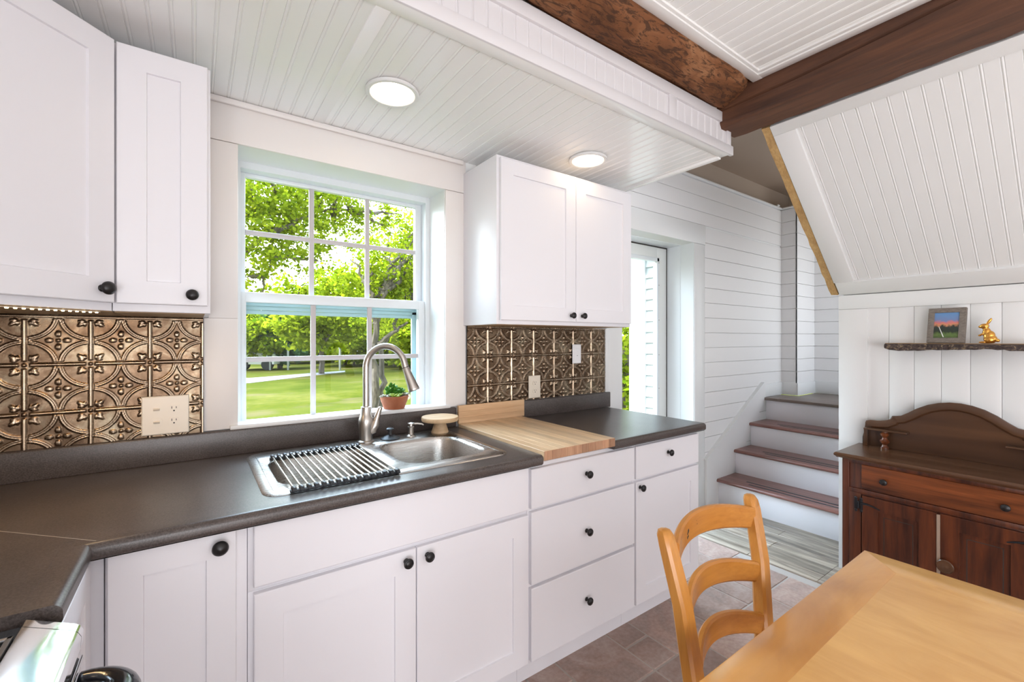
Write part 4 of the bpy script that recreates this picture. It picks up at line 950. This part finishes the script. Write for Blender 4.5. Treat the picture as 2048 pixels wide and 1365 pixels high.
def slat(z0, z1, xa_, xb_, y_e, bow, th=.016):
    mb = MB(); lo = []
    for k in range(25):
        f = k / 24; x = xa_ + (xb_ - xa_) * f; s = 4 * f * (1 - f); y = y_e + bow * s; up = .022 * s
        dx = 1; dyy = bow * 4 * (1 - 2 * f) / (xb_ - xa_); l_ = math.hypot(1, dyy); nx_, ny_ = -dyy / l_ * th / 2, 1 / l_ * th / 2; e = .005
        lo.append([(x - nx_, y - ny_, z0 + up * .55 + e), (x - nx_ * .5, y - ny_ * .5, z0 + up * .55), (x + nx_ * .5, y + ny_ * .5, z0 + up * .55), (x + nx_, y + ny_, z0 + up * .55 + e), (x + nx_, y + ny_, z1 + up - e), (x + nx_ * .5, y + ny_ * .5, z1 + up), (x - nx_ * .5, y - ny_ * .5, z1 + up), (x - nx_, y - ny_, z1 + up - e)])
    mb.loft(lo); return mb.build('back_slat', 'honeyX', t, ang=30)
sl1 = slat(.838, .893, .872, 1.222, .590, .050); slat(.718, .768, .876, 1.186, .562, .050); slat(.606, .655, .878, 1.160, .538, .048)
mb = MB(); rq = random.Random(4)
for cx_, cz_, r_, k_ in ((.966, .876, .0036, 8), (1.018, .892, .0012, 2)):
    for k in range(k_):
        x = cx_ + rq.uniform(-1, 1) * .0045; z = cz_ + rq.uniform(-1, 1) * .010; f = (x - .872) / .35; y = .590 + .05 * 4 * f * (1 - f) - .0083
        mb.sphere((x, y, z), r_ * rq.uniform(.6, 1.1), (1, .15, 1.3), 8)
mb.build('worn_chips', 'slot', sl1)
mb = MB(); mb.loft([[(x_, y_, z_) for x_, y_ in ((.845, .545), (1.175, .545), (1.20, .15), (.82, .15))] for z_ in (.438, .452)]); mb.build('seat', 'honeyX', t)
mb = MB()
for a_ in ((.87, 1.15, .517, .535), (.86, 1.16, .165, .183)): mb.box(a_[0], a_[1], a_[2], a_[3], .385, .4378, .002)
for x in (.852, 1.15): mb.box(x, x + .018, .17, .53, .385, .4378, .002)
mb.build('seat_rail', 'honeyX', t)
for x in (.845, 1.175):
    mb = MB(); mb.lathe([(.013, .002), (.019, .20), (.02, .4378)], (x, .178, 0), seg=14); mb.build('front_leg', 'honey', t)
    mb = MB(); mb.tube([(x, .18, .20), (x * .9 + .1, .53, .20)], .009, 10); mb.build('stretcher', 'honey', t)
mb = MB(); mb.tube([(.86, .35, .20), (1.165, .35, .20)], .009, 10); mb.build('stretcher', 'honey', t)

# ------------------------------------------------------------------ stove
t = thing('kitchen_stove', 'black glass-topped kitchen stove with bright steel front trim at the lower left', 'stove', (-.5, .64, 0))
mb = MB(); mb.box(-.81, -.195, .262, 1.018, .09, .895, .004); mb.box(-.78, -.24, .29, 1.0, .0225, .09); mb.build('oven_body', 'blackgloss', t)
mb = MB(); mb.box(-.815, -.19, .258, 1.024, .8955, .912, .005, 3); mb.build('cooktop_frame', 'blackgloss', t)
mb = MB(); mb.box(-.775, -.232, .315, .972, .9122, .9150, .0015); ct = mb.build('cooktop_glass', 'blackglass', t)
mb = MB()
for x0, x1, y0, y1 in ((-.79, -.222, .298, .306), (-.79, -.222, .980, .988), (-.79, -.782, .298, .988), (-.230, -.222, .298, .988)): mb.box(x0, x1, y0, y1, .912, .9165, .0015)
mb.build('glass_rim', mat('grey_rim', (.20, .19, .19), .4, .6), ct)
mb = MB(); p = [(-.214, .862), (-.214, .9255), (-.158, .8985), (-.152, .893), (-.148, .885), (-.149, .866), (-.153, .862)]
mb.prism(p, 'Y', .268, .988); mb.prism([(x_ + .0, z_) for x_, z_ in p], 'Y', .9895, 1.010); mb.build('steel_front_trim', 'chrome', t, ang=20)
mb = MB(); mb.box(-.194, -.152, .275, 1.008, .30, .846, .006, 3); od = mb.build('oven_door', 'blackglass', t)
mb = MB(); mb.box(-.1520, -.1485, .275, 1.008, .838, .8455, .0012); mb.build('door_edge_trim', 'chrome', od)
cp = []
for k in range(9):
    a_ = PI / 2 * k / 8; cp.append((-.150 + .055 * math.sin(a_), .985 - .055 * (1 - math.cos(a_)), .800))
lo = cp + [(-.095, .80, .800), (-.095, .46, .800)] + [(x_, 1.28 - y_, z_) for x_, y_, z_ in cp[::-1]]
mb = MB(); mb.tube(lo, .027, 22); mb.build('door_handle', 'blackgloss', od, ang=70)
mb = MB(); mb.box(-.192, -.156, .275, 1.005, .10, .285, .006); mb.build('lower_drawer', 'blackgloss', t)
t.location.z = -.021

# ------------------------------------------------------------------ outdoors
GZ = -.50
mb = MB(); mb.box(-60, 80, 2.30, 70, GZ - .3, GZ); tag(mb.build('lawn', 'lawn', smooth=False), 'mown green lawn stretching away from the house outside the window', 'lawn', None, 'stuff')
def gp(px, py, z=GZ):
    r = F0 + R0 * ((px - 1024) / FPX) + Vector((0, 0, -(py - 679) / FPX)); return Vector((0, 0, CAMZ)) + r * ((z - CAMZ) / r.z)
mb = MB(); far = [gp(300, 757), gp(500, 757), gp(600, 749), gp(690, 742)]; near = [gp(300, 772), gp(500, 767), gp(600, 755), gp(690, 745)]
mb.loft([[(a_.x, a_.y, GZ + .012), (b_.x, b_.y, GZ + .012), (b_.x, b_.y, GZ - .01), (a_.x, a_.y, GZ - .01)] for a_, b_ in zip(far, near)]); tag(mb.build('driveway', 'gravel'), 'pale gravel driveway crossing the lawn in front of the trees', 'driveway')

NR = np.random.default_rng(12)
def leaves(name, blobs, n, size, m, parent, droop=.3, flat=.75, var=.35):
    """leaf quads spread over the shells of ellipsoids (centre, radii)"""
    w = np.array([b[1][0] * b[1][1] * b[1][2] for b in blobs]) ** .7; w /= w.sum(); cnt = NR.multinomial(n, w); Vs, T = [], []
    for (c, r), k in zip(blobs, cnt):
        nc = max(4, k // 28); u = NR.normal(size=(nc, 3)); u /= np.linalg.norm(u, axis=1)[:, None]; u *= (NR.random((nc, 1)) ** .42)
        cc = u[NR.integers(0, nc, k)]; p = cc + NR.normal(scale=.10, size=(k, 3)); P = np.array(c) + p * np.array(r); P[:, 2] = np.maximum(P[:, 2], GZ + size * 1.6)
        a_ = NR.normal(size=(k, 3)); a_[:, 2] = a_[:, 2] * .6 - droop; a_ /= np.linalg.norm(a_, axis=1)[:, None]
        b_ = NR.normal(size=(k, 3)); b_ -= (b_ * a_).sum(1)[:, None] * a_; b_ /= np.linalg.norm(b_, axis=1)[:, None]
        s = size * NR.uniform(.6, 1.3, (k, 1)); a_ *= s; b_ *= s * .42
        Vs.append(np.stack([P - a_ * .1, P + a_ * .5 + b_, P + a_ * 1.1, P + a_ * .5 - b_], 1).reshape(-1, 3)); T.append(np.clip(.5 + NR.normal(scale=var, size=k) * .6, 0, 1))
    V = np.concatenate(Vs); Fc = np.arange(len(V)).reshape(-1, 4)
    return mesh_np(name, V - np.array(parent.location), Fc, m, parent, np.concatenate(T))
def limb(mb, a_, b_, r0, r1, wob=.06, n=7, seed=0):
    q = random.Random(seed); a_, b_ = Vector(a_), Vector(b_); L_ = (b_ - a_).length; pts = []
    for k in range(n + 1):
        f = k / n; o_ = Vector((q.uniform(-1, 1), q.uniform(-1, 1), q.uniform(-.4, .4))) * wob * L_ * math.sin(PI * f); pts.append(a_.lerp(b_, f) + o_)
    mb.tube(pts, [r0 + (r1 - r0) * k / n for k in range(n + 1)], 8); return pts
def tree(label, basep, trunk, blobs, n, size, m, seed, group='trees outside the window', name='tree', twigs=10, droop=.3):
    t = thing(name, label, 'tree', basep, group); mb = MB(); q = random.Random(seed); tips = []
    for a_, b_, r0, r1 in trunk:
        pts = limb(mb, a_, b_, r0, r1, .05, 8, seed); tips += pts[3:]; seed += 1
    for k in range(twigs):
        c, r = q.choice(blobs); e = Vector(c) + Vector((q.uniform(-.8, .8) * r[0], q.uniform(-.8, .8) * r[1], q.uniform(-.7, .8) * r[2])); s_t = min(tips, key=lambda p: (p - e).length + q.random() * .5)
        limb(mb, s_t, e, trunk[0][3] * .8, .006, .12, 6, seed + 50 + k)
    mb.build('trunk', 'bark', t); leaves('foliage', blobs, n, size, m, t, droop); return t
def P(px, py, y): return tuple(at(px, py, y))

# overhanging tree near the house, its trunk out of view to the left
bl = [(P(500, 395, 7), (1.0, 1.0, .55)), (P(580, 400, 7.4), (.9, .9, .6)), (P(540, 450, 7.2), (.8, .8, .35)), (P(660, 405, 7.8), (.75, .8, .5)), (P(700, 450, 8), (.5, .6, .45)), (P(510, 510, 7), (.75, .8, .35)), (P(585, 505, 7.4), (.65, .7, .35)), (P(560, 345, 7.4), (1.3, 1, .55)), (P(470, 560, 7), (.5, .6, .3)), (P(650, 480, 7.8), (.4, .5, .35)), (P(740, 390, 8.2), (.5, .6, .3)), (P(770, 440, 8.2), (.35, .4, .25))]
bx = P(380, 700, 7.5); base_ = (bx[0], 7.5, GZ)
tree('leafy tree overhanging the lawn, its branches filling the upper left window panes', base_, [(base_, P(400, 420, 7.5), .16, .07), (P(390, 560, 7.5), P(540, 470, 7.2), .06, .03), (P(400, 430, 7.4), P(700, 420, 7.8), .06, .02), (P(520, 600, 7.3), P(545, 500, 7.2), .022, .014)], bl, 19000, .05, 'leaf', 1, twigs=26)
# leaning many-stemmed tree to the right, close to the house
b1 = gp(742, 838); b1 = (b1.x, b1.y, GZ); yy = b1[1]
bl = [(P(800, 520, yy + .4), (1.1, 1.1, 1.1)), (P(760, 560, yy + .6), (1.0, 1, .8)), (P(830, 460, yy + .6), (.9, .9, .7)), (P(720, 580, yy + .8), (.8, .8, .55)), (P(800, 620, yy + .6), (1.2, 1, .7)), (P(690, 560, yy + 1), (.5, .6, .4)), (P(840, 560, yy + .3), (.8, .8, .8))]
tree('grey many-stemmed tree close to the house seen through the lower right panes', b1, [(b1, P(752, 640, yy), .10, .07), ((b1[0] + .25, yy + .1, GZ), P(762, 700, yy + .1), .085, .06), (P(762, 700, yy + .1), P(825, 600, yy + .2), .055, .03), (P(752, 640, yy), P(735, 560, yy), .08, .04), (P(755, 690, yy), P(815, 645, yy - .1), .06, .025), (P(750, 650, yy), P(780, 560, yy), .07, .03)], bl, 11000, .075, 'leaf', 9, twigs=34)
# single dark-stemmed tree standing on the lawn
b2 = gp(643, 748); yy = b2.y
tree('small dark-trunked tree alone on the far lawn beyond the driveway', (b2.x, yy, GZ), [((b2.x, yy, GZ), P(641, 660, yy), .15, .09), (P(641, 690, yy), P(690, 640, yy), .09, .03)], [(P(640, 655, yy), (2.2, 1.6, 1.2)), (P(690, 640, yy), (1.6, 1.4, 1.3)), (P(600, 645, yy), (1.5, 1.4, .8))], 4200, .24, 'leafmid', 21, twigs=10)
pq = (F0 + R0 * ((508 - 1024) / FPX)) * 26; yy = pq.y
tree('low spreading tree in front of the parked white vehicle, lower left pane', (pq.x, yy, GZ), [((pq.x - 1.2, yy, GZ), P(480, 660, yy), .1, .05)], [(P(500, 685, yy), (1.3, 1, .9)), (P(535, 690, yy), (.9, .8, .8)), (P(470, 680, yy), (1.2, 1, 1.1)), (P(515, 655, yy), (1.3, 1, .9))], 3200, .2, 'leaf', 71, twigs=8, droop=.5)
# a line of trees behind the lawn
spec = [(455, 37, 560, 'leafmid', 'tall mid-green tree at the left end of the tree line behind the white vehicle'), (510, 38, 585, 'leaf', 'yellow-green tree behind the white vehicle'), (560, 28, 590, 'leafdark', 'blue-green evergreen shrub in the tree line, left pane'), (595, 34, 520, 'leaf', 'bright tall tree rising behind the lower left panes'), (640, 36, 545, 'leafmid', 'mid-green tree in the middle of the tree line'), (690, 32, 530, 'leaf', 'bright yellow-green tree right of the middle window bar'), (735, 34, 540, 'leafmid', 'tree of the far line seen left of the faucet neck'), (790, 30, 500, 'leaf', 'tall tree of the far line behind the many-stemmed tree'), (850, 28, 470, 'leafmid', 'tree at the right end of the far tree line')]
for k, (px_, d_, top, m_, lb) in enumerate(spec):
    r = F0 + R0 * ((px_ - 1024) / FPX); p = r * d_; yy = p.y; ht = (679 - top) * d_ / FPX + CAMZ - GZ
    sc = ht * .5; c0 = (p.x, yy, GZ + ht * .52); ev = m_ == 'leafdark'
    bl = [((p.x, yy, GZ + ht * .62), (ht * .30, ht * .26, ht * .36)), ((p.x - ht * .16, yy - .4, GZ + ht * .40), (ht * .24, ht * .2, ht * .28)), ((p.x + ht * .18, yy + .3, GZ + ht * .42), (ht * .24, ht * .2, ht * .26)), ((p.x, yy - .6, GZ + ht * .24), (ht * .30, ht * .2, ht * .16))]
    tree(lb, (p.x, yy, GZ), [((p.x, yy, GZ), (p.x + .2, yy, GZ + ht * .75), .16, .05)], bl, 4200, .30, m_, 100 + k * 9, twigs=8)
# underbrush closing the foot of the tree line
for k, (px_, d_, m_, lb) in enumerate(((440, 36, 'leafmid', 'dense underbrush behind the white vehicle'), (560, 37, 'leaf', 'dense underbrush left of the small dark-trunked tree'), (670, 37, 'leafmid', 'dense underbrush right of the small dark-trunked tree'), (790, 33, 'leafmid', 'dense underbrush behind the many-stemmed tree'), (900, 30, 'leafmid', 'dense underbrush at the right end of the lawn'))):
    p = (F0 + R0 * ((px_ - 1024) / FPX)) * d_
    t = thing('bush', lb, 'bush', (p.x, p.y, GZ), 'underbrush at the foot of the trees'); leaves('foliage', [((p.x + dx, p.y + .3 * dx, GZ + 1.3), (2.2, 1.6, 1.9)) for dx in (-3, -1, 1, 3)], 4200, .34, m_, t)
    mb = MB()
    for dx in (-3, -1, 1, 3): limb(mb, (p.x + dx, p.y, GZ), (p.x + dx + .2, p.y, GZ + 2.4), .09, .03, .05, 5, k)
    mb.build('stem', 'bark', t)
# green thicket seen past the door
for k, (px_, d_) in enumerate(((1246, 9.5), (1195, 11))):
    p = (F0 + R0 * ((px_ - 1024) / FPX)) * d_
    t = thing('bush', ('bright green thicket seen through the glazed door beside the wall cabinet', 'bright green thicket further left beyond the glazed door')[k], 'bush', (p.x, p.y, GZ), 'thicket outside the door')
    leaves('foliage', [((p.x, p.y, GZ + h_), (1.2, 1.1, 1.0)) for h_ in (.9, 2.2, 3.6)], 3000, .13, 'leaf', t); mb = MB(); limb(mb, (p.x, p.y, GZ), (p.x, p.y, GZ + 4), .09, .03, .05, 6, k); mb.build('stem', 'bark', t)
# parked white vehicle half hidden by the trees
v0 = gp(470, 741); v1 = gp(549, 741); d_ = (v1 - v0).normalized(); n_ = Vector((-d_.y, d_.x, 0)); L_ = (v1 - v0).length
t = thing('parked_vehicle', 'white vehicle parked at the far edge of the lawn, lower left pane', 'vehicle', tuple(v0.lerp(v1, .5)))
mt = Matrix.Translation(v0) @ Matrix.Rotation(math.atan2(d_.y, d_.x), 4, 'Z')
mb = MB(); pr = [(0, .35), (L_ * .98, .35), (L_, .6), (L_ * .97, .95), (L_ * .80, 1.05), (L_ * .70, 1.5), (L_ * .12, 1.55), (0, 1.1)]
lo = [[mt @ Vector((x, y, z)) for x, z in pr] for y in (0, 1.7)]; mb.loft(lo); mb.build('car_body', 'rvwhite', t)
mb = MB()
for a_, b_ in ((.16, .40), (.43, .68)): mb.loft([[mt @ Vector((L_ * x, y, z)) for x, z in ((a_, 1.08), (b_, 1.08), (b_ - .02, 1.42), (a_, 1.42))] for y in (-.01, .02)])
mb.build('side_windows', 'dark', t)
for f in (.2, .8):
    mb = MB(); mb.lathe([(.32, -.02), (.34, .02), (.34, .2), (.2, .22)], mt @ Vector((L_ * f, 0, .34)), tuple(n_), 20); mb.build('wheel', 'rubber', t)
# pale posts by the drive
pst = None
for px_, lb in ((540, 'thin pale post left of the middle of the far lawn edge'), (576, 'thin pale post beside the shrubs on the far lawn edge'), (680, 'thin pale post right of the small dark-trunked tree')):
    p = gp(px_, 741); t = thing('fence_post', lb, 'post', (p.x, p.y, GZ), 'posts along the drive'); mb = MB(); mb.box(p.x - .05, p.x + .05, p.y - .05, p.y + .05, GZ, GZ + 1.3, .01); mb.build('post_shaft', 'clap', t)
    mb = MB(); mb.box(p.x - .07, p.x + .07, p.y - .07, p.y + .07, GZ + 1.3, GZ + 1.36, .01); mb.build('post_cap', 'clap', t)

# clapboard wall of the house wing beyond the door
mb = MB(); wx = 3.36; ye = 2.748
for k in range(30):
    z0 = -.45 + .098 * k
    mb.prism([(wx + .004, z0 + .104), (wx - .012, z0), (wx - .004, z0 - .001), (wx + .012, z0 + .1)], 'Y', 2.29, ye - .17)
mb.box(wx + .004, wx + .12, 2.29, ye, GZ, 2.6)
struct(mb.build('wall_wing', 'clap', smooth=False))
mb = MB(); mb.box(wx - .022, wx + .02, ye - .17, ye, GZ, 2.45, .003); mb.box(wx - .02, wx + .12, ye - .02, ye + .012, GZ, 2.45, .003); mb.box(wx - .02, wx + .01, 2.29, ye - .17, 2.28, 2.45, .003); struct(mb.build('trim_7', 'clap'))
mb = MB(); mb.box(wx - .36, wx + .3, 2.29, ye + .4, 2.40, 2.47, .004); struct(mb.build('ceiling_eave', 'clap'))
# firewood stacked beyond the door
q = random.Random(8); p0 = (F0 + R0 * ((1247 - 1024) / FPX)) * 5.2; lg = 0
for r in range(3):
    for c in range(3):
        lg += 1; z = GZ + .13 + r * .24; x = p0.x + (c - 1) * .26 + (r % 2) * .12; t_ = MB(); t_.lathe([(.12 * q.uniform(.85, 1.05), -.35), (.125, .35)], (x, p0.y, z), (.5, 1, 0), 9)
        o = t_.build('firewood_log', 'stone', ang=20); tag(o, 'weathered log in the low firewood stack on the grass outside the glazed door', 'log', 'firewood outside the door')
